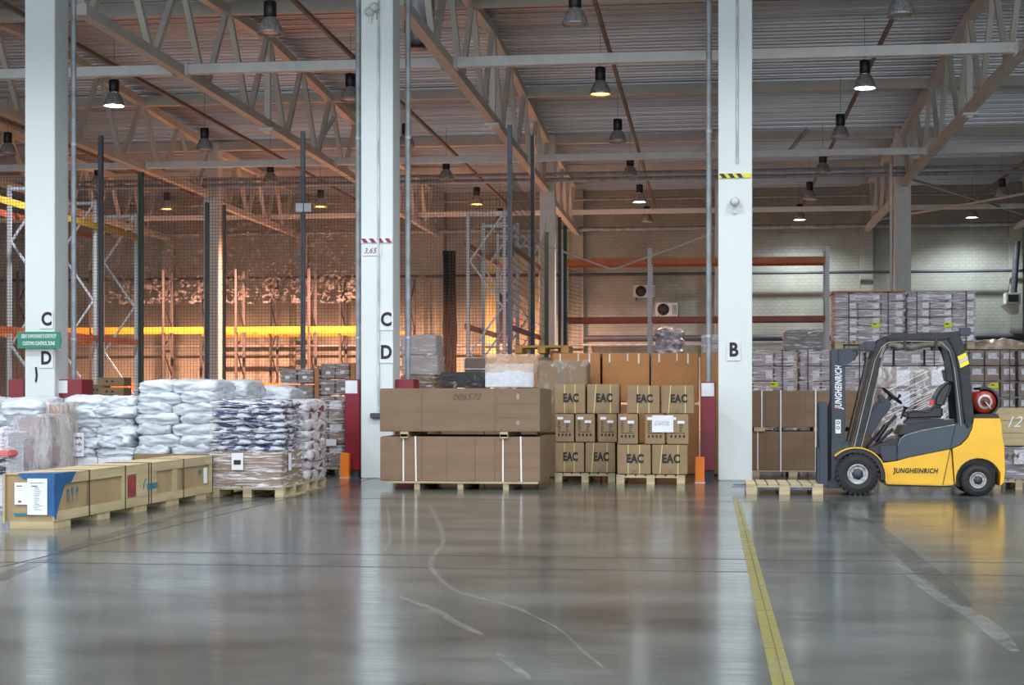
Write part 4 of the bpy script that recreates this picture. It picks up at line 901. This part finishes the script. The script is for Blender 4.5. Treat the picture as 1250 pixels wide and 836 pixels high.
# ------------------------------------------------------------------ long pine crate
cr = E('long_crate', (-7.01, 15.2, 0), 'long pine shipping crate with blue painted corner at the left', 'crate'); W_, L_, zb_, zt_ = .53, 5.35, .07, .547
B(.015, W_-.02, .015, L_-.015, zb_, zt_-.012).build('panel', PLY, cr)
B(0, W_, 0, L_, zt_-.012, zt_).build('lid', WOOD, cr)
WY = M('pine batten', (.43, .355, .20), .6, var=.15, scale=(10, 1.2, 10), bump=.15, bscale=(30, 2, 30))
B(W_-.02, W_, 0, L_, zt_-.11, zt_-.012).build('top_rail', WY, cr, bevel=.003); B(W_-.02, W_, 0, L_, zb_, zb_+.10).build('bottom_rail', WY, cr, bevel=.003)
B(-.0, .015, 0, L_, zb_, zt_-.012).build('side_board', WY, cr)
yof = lambda px: (xat(px, 1) and (-7.01+W_)/xat(px, 1))-15.2
for a, b in ((149.5, 155.5), (182, 191), (211, 216.5), (256, 260)):
    ya, yb2 = yof(a), min(yof(b), L_); B(W_-.02, W_, ya, yb2, zb_+.10, zt_-.11).build('batten', WY, cr, bevel=.002)
B(W_-.02, W_+.0, yof(167), yof(182), zb_+.10, zt_-.11).build('batten', WY, cr)
B(W_-.03, W_-.008, yof(156.5), yof(169), zb_+.125, zt_-.13).build('red_stencil', M('dark red panel', (.25, .03, .045), .5, var=.3, scale=(9, 9, 9)), cr)
for px in (109, 153, 181.5, 184.5, 224, 259.5):
    y = yof(px); s = MB(); s.box(W_, W_+.004, y-.012, y+.012, zb_-.002, zt_+.003); s.box(0, W_, y-.012, y+.012, zt_, zt_+.004); s.build('steel_band', STRAPD, cr)
for a, b in ((66, 88), (120, 136), (165, 181), (204, 220), (240, 253)):
    ya, yb2 = yof(a), yof(b); B(.06, W_-.01, max(ya, .01), max(ya, .01)+min(.5, (yb2-max(ya, 0))*.95), 0, zb_).build('skid', WOOD, cr)
# end face details + blue paint + papers + icons
B(.0, .02, -.02, 0, zb_-.02, zt_).build('corner_post', WY, cr)
MB().add([(.15, -.003, zt_+.002), (W_+.003, -.003, zt_+.002), (W_+.003, -.003, zb_+.05), (.47, -.003, zb_+.07), (.40, -.003, zb_+.15), (.38, -.003, zt_-.05), (.2, -.003, zt_-.05)], [(0, 1, 2, 3, 4, 5, 6)]).build('blue_paint', BLUE, cr)
MB().add([(W_+.004, 0, zt_+.002), (W_+.004, .55, zt_+.002), (W_+.004, .42, zt_-.10), (W_+.004, .25, zt_-.12), (W_+.004, .08, zb_+.12), (W_+.004, .03, zb_+.02), (W_+.004, 0, zb_+.04)], [(0, 1, 2, 3, 4, 5, 6)]).build('blue_paint', BLUE, cr)
MB().add([(.12, 0, zt_+.003), (W_, 0, zt_+.003), (W_, .55, zt_+.003), (.3, .25, zt_+.003)], [(0, 1, 2, 3)]).build('blue_paint', BLUE, cr)
B(.12, .26, -.012, -.004, .24, .46).build('paper', PAPER, cr); B(.255, .46, -.016, -.006, .14, .50).build('paper', PAPER, cr)
m = MB()
for k in range(13): m.box(.33, .33+random.uniform(.03, .09), -.018, -.016, .19+k*.018, .194+k*.018)
m.box(.30, .36, -.018, -.016, .42, .43); m.box(.28, .42, -.018, -.016, .455, .46); m.box(.14, .2, -.014, -.012, .42, .43); m.box(.16, .19, -.014, -.012, .26, .28); m.build('print', INKG, cr)
B(.11, .32, -.006, -.002, .13, .155).build('teal_stripe', TEAL, cr); text('Made ...', .05, INKG, cr, (.19, -.004, .21), bold=0) if False else None
def icons(ya, yb2):
    s_ = yb2-ya; X = W_
    m = MB()
    m.add([(X-.014, ya+s_*.05, .24), (X-.014, ya+s_*.09, .24), (X-.014, ya+s_*.09, .36), (X-.014, ya+s_*.18, .36), (X-.014, ya+s_*.18, .24), (X-.014, ya+s_*.22, .24), (X-.014, ya+s_*.22, .38), (X-.014, ya+s_*.05, .38)], [tuple(range(8))]).build('handling_symbol', TEAL, cr)
    MB().add([(X-.014, ya+s_*y, z) for y, z in ((.50, .24), (.53, .24), (.53, .31), (.60, .34), (.60, .39), (.42, .39), (.42, .34), (.50, .31))], [tuple(range(8))]).build('handling_symbol', TEAL, cr)
    MB().add([(X-.014, ya+s_*y, z) for y, z in ((.86, .25), (.89, .25), (.89, .34), (1.0, .34), (.88, .40), (.75, .34), (.86, .34))], [tuple(range(7))]).build('handling_symbol', TEAL, cr)
icons(yof(83), yof(98)); icons(yof(243), yof(248)); B(W_-.018, W_-.012, yof(250), yof(254), .2, .40).build('paper', PAPER, cr)
MB().tube([(W_+.006, yof(178.5)+.09*math.sin(t_), .27+.10*math.cos(t_)) for t_ in [-1.7+.2*i for i in range(9)]], .006, 5).build('logo_arc', TEAL, cr)
for k_ in range(5): B(W_+.0, W_+.007, yof(179.5)+.075*k_, yof(179.5)+.075*k_+.05, .245, .31).build('stencil_mark', TEAL, cr)

# ------------------------------------------------------------------ forklift
S = 1/91.5
YFK = 21.72
fk = E('forklift', (xat(1120, YFK), YFK, 0), 'yellow and dark grey forklift truck carrying an empty pallet', 'forklift', rz=0)
def q(px, py): return ((px-1120)*S, (605.5-py)*S)
def PR(pts, y0, y1, name, mat, bevel=.0, par=None, seg=2, split=False): return MB().prism([q(*p) for p in pts], y0, y1).build(name, mat, par or fk, bevel=bevel, seg=seg)
YEL = M('forklift yellow paint', (.80, .44, .004), .28, var=.05, scale=(3, 3, 3), coat=.3)
FG = M('forklift dark blue grey', (.021, .033, .050), .38, var=.12, scale=(4, 4, 4))
FG2 = M('forklift grey panel', (.024, .042, .058), .30, var=.08, coat=.2)
TAR = M('black tarpaulin', (.009, .010, .013), .45, var=.3, scale=(6, 6, 6), bump=.5, bscale=(8, 8, 8))
TYR = M('black rubber tyre', (.02, .02, .021), .75, var=.25)
Wd = 1.08
def wheel(px, py, r, y, wdt, name, tread, rimr):
    x, z = q(px, py); o = E(name, (x, y, z)); o.parent = fk; del_ = None
    pr = [(rimr*1.08, .02), (r*.62, .0), (r*.80, .01), (r*.93, .03), (r*.975, .05), (r*.975, wdt-.05), (r*.93, wdt-.03), (r*.62, wdt), (rimr*1.08, wdt-.02)]
    m = MB().lathe(pr, 'y', 48); m.lathe([(r*.66, -.004), (r*.70, -.008), (r*.72, 0)], 'y', 48)
    for k in range(tread):
        a = 2*PI*k/tread; Mx = Matrix.Rotation(a, 4, 'Y')
        m.box(r*.90, r*1.0, .012, wdt*.48, -.5*PI*r/tread*.62*1.2, .5*PI*r/tread*.62*1.2, Mx); m.box(r*.90, r*1.0, wdt*.52, wdt-.012, .1*PI*r/tread, PI*r/tread*1.1, Mx)
    m.build('tyre', TYR, o)
    MB().lathe([(rimr*1.1, .02), (rimr*1.02, .005), (rimr*.92, .02), (rimr*.78, .035), (rimr*.70, .03), (rimr*.5, .04), (0, .04)], 'y', 32).build('rim', SILV, o)
    MB().lathe([(rimr*.60, .038), (rimr*.56, .0), (rimr*.25, -.015), (0, -.015)], 'y', 24).build('hub', FG, o)
    m = MB()
    for k in range(7): a = 2*PI*k/7; m.lathe([(.012, .02), (.012, .0), (0, .0)], 'y', 8, (rimr*.62*math.cos(a), 0, rimr*.62*math.sin(a)))
    m.build('wheel_nuts', SILV, o)
    return o
wheel(1049, 579.5, .287, 0, .2, 'wheel', 26, .125); wheel(1191.5, 585.8, .222, .0, .17, 'wheel', 0, .10); 
wheel(1049, 579.5, .287, Wd-.2, .2, 'wheel', 26, .135); wheel(1191.5, 585.8, .222, Wd-.19, .17, 'wheel', 0, .10)
B(q(1049, 0)[0]-.06, q(1049, 0)[0]+.06, .1, Wd-.1, .22, .36).build('front_axle', FG, fk); B(q(1191, 0)[0]-.06, q(1191, 0)[0]+.06, .1, Wd-.1, .18, .28).build('rear_axle', FG, fk)
# chassis side lower (yellow)
PR([(1077, 566), (1095, 563.5), (1110, 559), (1160, 548.5), (1163.5, 592), (1150, 593), (1083, 591.5), (1081, 580)], .03, Wd-.03, 'chassis', YEL, .012)
PR([(1078, 589), (1165, 591), (1164, 595), (1084, 594)], .08, Wd-.08, 'underframe', FG, .005)
# counterweight
arch = [(1192+27*math.cos(a), 586+27*math.sin(a)) for a in [math.radians(t) for t in range(-5, -186, -15)]]
PR([(1161.5, 548), (1172, 543), (1180, 534), (1184.5, 524), (1186.5, 511), (1216.5, 511), (1218.5, 516), (1219.5, 530), (1222, 545), (1222.8, 575), (1221.5, 588), (1217, 593)]+[(1217.5, 583)]+arch[1:]+[(1164.5, 592)], .0, Wd, 'counterweight', YEL, .03, seg=3)
B(q(1168, 0)[0], q(1214, 0)[0], .22, Wd-.22, .12, .55).build('rear_frame', FG, fk)
# grey panel (engine cover) and seat deck
PR([(1096, 562.5), (1097.5, 541), (1100, 535), (1106, 530.5), (1125, 525), (1166, 517.5), (1170, 519), (1186, 516), (1184, 525), (1179, 534), (1171, 542.5), (1161, 548), (1110, 558.5)], .035, Wd-.035, 'engine_cover', FG2, .014)
MB().tube([(q(1097.5, 545)[0], .03, q(0, 545)[1]), (q(1100, 536)[0], .03, q(0, 536)[1]), (q(1106, 531.5)[0], .03, q(0, 531.5)[1]), (q(1125, 526)[0], .03, q(0, 526)[1]), (q(1165, 518.5)[0], .03, q(0, 518.5)[1])], .004, 6).build('cover_edge', SILV, fk)
MB().bar((q(1165, 519)[0], .025, q(0, 519)[1]), (q(1150, 592)[0], -.0+.024, q(0, 592)[1]), .008).build('panel_gap', DGREY, fk)
# step & floor area
PR([(1075, 545), (1096, 545), (1096, 563), (1079, 564)], .06, Wd-.06, 'step_box', FG, .01)
PR([(1062, 548), (1098, 534), (1098, 548), (1078, 556), (1066, 552)], .1, Wd-.1, 'floor_plate', BLACK, .005)
PR([(1098, 532), (1104, 519), (1165, 512), (1165, 520)], .12, Wd-.12, 'seat_deck', BLACK, .01)
# fender
x, z = q(1047, 582); f1 = MB(); f2_ = MB(); A = [math.radians(t) for t in range(-8, 142, 6)]
for (mm, ra, rb, ya, yb2) in ((f1, 35*S, 36.4*S, -.02, .26), ):
    vs = []
    for a in A:
        for r_ in (ra, rb):
            for yy in (ya, yb2): vs.append((x+r_*math.cos(a), yy, z+r_*math.sin(a)*.98))
    fs = []
    for i in range(len(A)-1):
        k = 4*i; fs += [(k, k+4, k+5, k+1), (k+2, k+3, k+7, k+6), (k, k+2, k+6, k+4), (k+1, k+5, k+7, k+3)]
    mm.add(vs, fs+[(0, 1, 3, 2)], False)
f1.build('fender', YEL, fk)
f3_ = MB(); vs = []
for a in A:
    for r_ in (29.5*S, 34.8*S):
        for yy in (.03, .24): vs.append((x+r_*math.cos(a), yy, z+r_*math.sin(a)*.98))
f3_.add(vs, [(k, k+4, k+5, k+1) for k in range(0, 4*(len(A)-1), 4)]+[(k+2, k+3, k+7, k+6) for k in range(0, 4*(len(A)-1), 4)]+[(k, k+2, k+6, k+4) for k in range(0, 4*(len(A)-1), 4)]+[(k+1, k+5, k+7, k+3) for k in range(0, 4*(len(A)-1), 4)]).build('fender_liner', BLACK, fk)
# mast
ma = PR([(1018.5, 425.5), (1035, 426), (1035, 598), (1012, 598), (1013, 590), (1018.5, 588)], .2, .36, 'mast', FG, .01)
PR([(1018.5, 425.5), (1035, 426), (1035, 598), (1018.5, 598)], Wd-.36, Wd-.2, 'mast_rail', FG, .01, par=ma)
for yy in (432, 520, 588): B(q(1021, 0)[0], q(1031, 0)[0], .36, Wd-.36, q(0, yy+5)[1], q(0, yy)[1]).build('cross_member', FG, ma)
MB().tube([(q(1026, 0)[0], Wd*.42, .15), (q(1026, 0)[0], Wd*.42, 1.6)], .035, 12).build('lift_cylinder', GALV, ma)
PR([(1027, 426), (1050, 424.5), (1051, 432), (1045, 440), (1034, 447), (1027, 446)], .15, .21, 'tilt_bracket', FG, .006)
PR([(1035, 540), (1041, 540), (1043, 549), (1030, 549)], .15, .4, 'mast_foot', FG, .01)
PR([(1018, 540), (1041, 546), (1030, 575), (1018, 590)], .17, .2, 'mast_plate', FG, .004)
MB().tube([(q(1015, 0)[0], .3, q(0, 590)[1]), (q(1014.5, 0)[0], .3, q(0, 500)[1]), (q(1017, 0)[0], .3, q(0, 490)[1]), (q(1019, 0)[0], .3, q(0, 470)[1])], .012, 8).build('hose', BLACK, ma)
ch_ = MB()
for k in range(22): ch_.box(q(1015, 0)[0], q(1017, 0)[0], .4, .44, .3+k*.04, .325+k*.04)
ch_.build('lift_chain', DARKP, ma)
MB().tube([(q(1045, 0)[0], .14, q(0, 440)[1]), (q(1049, 0)[0], .13, q(0, 433)[1]), (q(1048, 0)[0], .13, q(0, 427)[1]), (q(1043, 0)[0], .13, q(0, 428)[1])], .007, 6).build('cable', BLACK, fk)
text('JUNGHEINRICH', .122, PAPER, ma, (q(1027, 0)[0], .197, q(0, 473)[1]), rot=(PI/2, -PI/2, 0), sx=.62, bold=.03, shear=.2, sp=1.12)
B(q(1023.5, 0)[0], q(1026, 0)[0], .192, .199, q(0, 501)[1], q(0, 498)[1]).build('red_accent', RED, ma)
B(q(1023, 0)[0], q(1029.5, 0)[0], .195, .2, q(0, 530)[1], q(0, 513)[1]).build('warning_label', PAPER, ma); m = MB()
for zz in (516.5, 523): m.lathe([(.016, 0), (.024, 0), (.024, .004), (.016, .004)], 'y', 12, (q(1026.2, 0)[0], .190, q(0, zz)[1]))
m.build('label_symbol', INK, ma)
# carriage
ca = PR([(1003, 491), (1013, 491), (1013.5, 594), (1004, 598)], .12, .2, 'fork_carriage', FG, .008)
PR([(1003, 491), (1013, 491), (1013, 594), (1004, 598)], Wd-.2, Wd-.12, 'side_bar', FG, .008, par=ca)
for yy in (493, 530, 565, 592): B(q(1005, 0)[0], q(1012, 0)[0], .2, Wd-.2, q(0, yy+4)[1], q(0, yy)[1]).build('cross_bar', FG, ca)
for yy in (.25, .48, .71): B(q(1006, 0)[0], q(1010, 0)[0], yy, yy+.03, .4, 1.2).build('backrest_bar', FG, ca)
FORK = M('worn blue steel fork', (.13, .16, .24), .3, metal=.5, var=.3)
for yy in (.14, .68): 
    m = MB().prism([q(1003, 593), q(1003, 600), q(960, 600), q(897, 597.5), q(897, 596)], yy, yy+.12); m.build('fork', FORK, fk)
    B(q(1001, 0)[0], q(1005, 0)[0], yy, yy+.12, .06, .62).build('fork_shank', FG, fk)
# overhead guard
OG = FG
def near_far(fn):
    for y in (.06, Wd-.14): fn(y)
def pil(y):
    PR([(1043, 546), (1053, 548), (1078, 437), (1088, 420), (1080, 411), (1072, 418), (1067, 436)], y, y+.07, 'front_pillar', TAR, .012)
    PR([(1164, 547), (1175, 541), (1176, 520), (1172, 470), (1166, 432), (1158, 416), (1150, 411), (1148, 418), (1157, 427), (1161, 440), (1165, 470), (1168, 515)], y, y+.07, 'rear_pillar', OG, .012)
near_far(pil)
PR([(1078, 412.5), (1090, 408), (1150, 406.5), (1166, 405.5), (1170, 412), (1160, 416), (1086, 417)], .04, Wd-.04, 'roof_cover', TAR, .02)
for k in range(6): B(q(1088+k*12, 0)[0], q(1090+k*12, 0)[0], .1, Wd-.1, q(0, 419)[1], q(0, 416)[1]).build('roof_bar', OG, fk)
# edge piping
PIPING = M('pale piping', (.45, .43, .36), .5)
for y in (.052, Wd-.06):
    MB().tube([(q(a, 0)[0], y, q(0, b)[1]) for a, b in ((1045, 546), (1058, 490), (1070, 440), (1078, 424), (1086, 418), (1110, 417), (1148, 418), (1158, 428), (1164, 450), (1170, 500), (1173, 530))], .005, 6).build('piping', PIPING, fk)
MB().tube([(q(a, 0)[0], .052, q(0, b)[1]) for a, b in ((1053, 548), (1066, 497), (1076, 452), (1082, 436))], .004, 6).build('piping', PIPING, fk)
# rolled tarps under the roof
def roll(pts, r, y, nm, mat):
    MB().tube([(q(a, 0)[0], y, q(0, b)[1]) for a, b in pts], r, 10).build(nm, mat, fk)
OLV = M('olive tarp lining', (.16, .155, .12), .6, var=.4, scale=(8, 8, 8), bump=.8, bscale=(9, 9, 9))
roll([(1077, 424), (1090, 420), (1098, 423), (1115, 424), (1130, 421), (1150, 420), (1158, 428)], [.03, .04, .05, .05, .045, .05, .03], .10, 'rolled_curtain', OLV)
roll([(1082, 422), (1078, 432), (1077, 437)], [.03, .028, .03], .08, 'rolled_curtain_end', OLV)
for px in (1104, 1141): B(q(px, 0)[0], q(px+3, 0)[0], .03, .06, q(0, 428)[1], q(0, 410)[1]).build('tie_strap', TAR, fk)
for px, a, b in ((1098, 425, 446), (1136, 425, 446)): B(q(px, 0)[0], q(px+2.5, 0)[0], Wd-.12, Wd-.09, q(0, b)[1], q(0, a)[1]).build('hanging_strap', TAR, fk)
# front windscreen strip
FWS = film_mat('dusty clear windscreen', (4, 4, 4), .3, .7, .25, .6, (.30, .25, .2), .2)
m = MB(); pa, pb, pc, pd = q(1040, 545), q(1046, 545), q(1072, 435), q(1065, 438)
m.add([(pa[0], .05, pa[1]), (pb[0], .09, pb[1]), (pc[0], .09, pc[1]), (pd[0], .05, pd[1]), (pa[0], Wd-.05, pa[1]), (pb[0], Wd-.09, pb[1]), (pc[0], Wd-.09, pc[1]), (pd[0], Wd-.05, pd[1])], [(0, 1, 2, 3), (4, 5, 6, 7), (0, 4, 7, 3)]).build('windscreen', FWS, fk)
MB().tube([(pa[0], .05, pa[1]), (pd[0], .05, pd[1])], .012, 6).build('windscreen_edge', BLACK, fk); MB().tube([(pa[0], Wd-.05, pa[1]), (pd[0], Wd-.05, pd[1])], .012, 6).build('windscreen_edge', BLACK, fk)
# rear tarp with reflective bands
PR([(1156, 413), (1168, 406), (1174, 420), (1180, 445), (1184, 480), (1186.5, 509), (1182, 522), (1178, 524), (1174, 500), (1170, 460), (1165, 432)], .0, Wd, 'rear_curtain', TAR, .015)
YRF = M('yellow reflective band', (.80, .68, .03), .4); SRF = M('silver reflective band', (.5, .5, .5), .3)
for pts, m_ in (([(1167, 436), (1177, 431), (1178.5, 436), (1168.5, 441)], YRF), ([(1168.6, 441.3), (1178.6, 436.2), (1179.6, 439.5), (1169.4, 444.6)], SRF), ([(1169.5, 445), (1179.7, 440), (1181, 445), (1170.5, 450)], YRF)):
    PR(pts, -.006, Wd+.006, 'reflective_band', m_)
PR([(1150, 424), (1158, 424), (1164, 466), (1156, 466)], .1, .2, 'rear_window_flap', TAR, .01)
PR([(1151, 452), (1163, 452), (1165, 466), (1154, 466)], .16, .3, 'control_box', FG, .008)
B(q(1171, 0)[0], q(1184, 0)[0], .08, .24, q(0, 410.5)[1], q(0, 400.5)[1]).build('rear_lamp', FG, fk, bevel=.012); B(q(1166, 0)[0], q(1172, 0)[0], .12, .18, q(0, 408)[1], q(0, 405)[1]).build('lamp_arm', BLACK, fk)
PR([(1051, 421), (1058, 418), (1058, 428), (1051, 428)], .12, .3, 'front_lamp', FG, .01); PR([(1058, 416.5), (1070, 416.5), (1071, 420), (1075.5, 425), (1073, 431), (1063, 428), (1058, 428)], .12, .32, 'front_lamp_housing', FG, .01)
# cowl, steering wheel, levers
PR([(1056, 525), (1062, 508), (1074, 492), (1083, 486), (1092, 490), (1090, 500), (1078, 515), (1068, 532), (1058, 536)], .3, .62, 'dashboard', FG, .025)
PR([(1074, 483), (1079, 481), (1084, 487), (1082, 493), (1078, 492)], .28, .4, 'display', FG, .012)
sw = MB(); cx_, cz_ = q(1093.5, 483.5); R_ = .155; pts = []
tl_ = math.radians(-40)
for k in range(25):
    a = 2*PI*k/24; u, v = R_*math.cos(a), R_*math.sin(a); pts.append((cx_+u*math.cos(tl_), .5+v, cz_+u*math.sin(tl_)))
sw.tube(pts, .018, 8, cap=False)
for a in (0, 2*PI/3, 4*PI/3): u, v = R_*math.cos(a), R_*math.sin(a); sw.tube([(cx_-.02, .5, cz_-.02), (cx_+u*math.cos(tl_), .5+v, cz_+u*math.sin(tl_))], .012, 6)
sw.build('steering_wheel', BLACK, fk); MB().tube([(cx_-.01, .5, cz_-.01), (q(1084, 496)[0], .5, q(1084, 496)[1])], .03, 10).build('steering_column', BLACK, fk); MB().tube([(q(1100, 487)[0], .42, q(0, 487)[1]), (q(1103, 482)[0], .42, q(0, 482)[1])], [.012, .022], 8).build('steering_knob', BLACK, fk)
MB().tube([(q(1103, 512)[0], .35, q(0, 512)[1]), (q(1108, 500)[0], .35, q(0, 500)[1]), (q(1109, 497)[0], .35, q(0, 497)[1])], [.012, .02, .04], 8).build('lever', BLACK, fk)
# seat
st_ = PR([(1108, 504), (1118, 501), (1135, 502), (1142, 496), (1153, 496), (1154, 511), (1110, 513)], .28, .76, 'seat', BLACK, .03, seg=3)
PR([(1142, 496), (1144, 484), (1150, 474), (1157, 467), (1163, 466), (1164, 473), (1158, 487), (1154, 498)], .28, .76, 'seat_back', M('black vinyl', (.018, .018, .02), .25), .03, par=st_, seg=3)
PR([(1110, 513), (1155, 512), (1156, 517), (1108, 519)], .3, .74, 'seat_base', FG, .01, par=st_)
PR([(1137, 489), (1141, 488), (1142, 494), (1137, 495)], .24, .3, 'belt_buckle', M('red belt buckle', (.7, .05, .03), .4), .004)
for a, b, c_, d_, r_ in ((1060, 548, 1098, 508, .02), (1066, 552, 1094, 524, .02), (1072, 540, 1086, 520, .035)): MB().tube([(q(a, 0)[0], .4, q(0, b)[1]), (q(c_, 0)[0], .4, q(0, d_)[1])], r_, 8).build('floor_tube', BLACK, fk)
# gas bottle
gx, gz = q(1200.5, 491); GR = M('red gas bottle', (.28, .025, .015), .4, var=.15)
gc = MB().lathe([(0, .02), (.07, .02), (.13, .04), (.165, .10), (.165, Wd-.32), (.12, Wd-.2), (0, Wd-.18)], 'y', 36, (gx, .08, gz)).build('gas_bottle', GR, fk)
MB().lathe([(.068, .0), (.098, .0), (.098, .04), (.068, .04), (.068, .0)], 'y', 30, (gx, .075, gz)).build('collar_ring', SILV, gc); MB().lathe([(0, -.03), (.03, -.03), (.035, .04), (0, .04)], 'y', 16, (gx, .07, gz)).build('valve', FG, gc)
MB().tube([(gx, .04, gz), (gx+.07, .04, gz-.09)], .009, 6).build('valve_hose', SILV, gc)
vs = []; m = MB(); A2 = [math.radians(t) for t in range(-60, 110, 8)]
for a in A2:
    for r_ in (.172, .20):
        for yy in (.12, .8): vs.append((gx+r_*math.cos(a), yy, gz+r_*math.sin(a)))
m.add(vs, [(k, k+4, k+5, k+1) for k in range(0, 4*(len(A2)-1), 4)]+[(k+2, k+3, k+7, k+6) for k in range(0, 4*(len(A2)-1), 4)]+[(k, k+2, k+6, k+4) for k in range(0, 4*(len(A2)-1), 4)]+[(k+1, k+5, k+7, k+3) for k in range(0, 4*(len(A2)-1), 4)]).build('bottle_bracket', BLACK, fk)
PR([(1188, 506), (1215, 505), (1218, 508), (1217, 512), (1187, 512)], .12, Wd-.2, 'bottle_cradle', BLACK, .01)
text('JUNGHEINRICH', .088, INK, fk, (q(1118, 0)[0], .022, q(0, 575)[1]), sx=.84, bold=.03, shear=.2, sp=1.12)
B(q(1092, 0)[0], q(1094, 0)[0], .019, .026, q(0, 573)[1], q(0, 571)[1]).build('red_accent', RED, fk)
MB().tube([(q(1083, 592)[0], .05, q(0, 592)[1]), (q(1160, 0)[0], .05, q(0, 593)[1])], .008, 6).build('sill_edge', FG, fk)
fk.rotation_euler = (0, 0, math.radians(-1.5))

# pallet on the forks
X0, X1 = xat(911, 21.75), xat(1005, 21.75)
o = PALS.put((X0, 21.78, .0), 'empty pine pallet on the forklift forks', None, 0, ((X1-X0)/1.0, 1.15/.9, 1))

# ------------------------------------------------------------------ lights & world
w = bpy.data.worlds.new('world'); sc.world = w; w.use_nodes = True; bg = w.node_tree.nodes['Background']; bg.inputs[0].default_value = (.84, .92, 1.0, 1); bg.inputs[1].default_value = 1.0
for X in (-19.75, -14, -8.3, -2.5, 3.4, 9.2):
    for Y in (3, 9, 15, 20.5):
        light('hall_lamp_light', 'SPOT', (X, Y, 8.6), 300, (.93, .96, 1.0), .3, (0, 0, 0), math.radians(155))
v = sc.view_settings; v.view_transform = 'Standard'; v.look = 'None'; v.exposure = 1.4; v.gamma = 1; v.use_curve_mapping = False
sc.cycles.transparent_max_bounces = 16; sc.cycles.max_bounces = 8; sc.cycles.sample_clamp_indirect = 6
sc.cycles.use_denoising = True
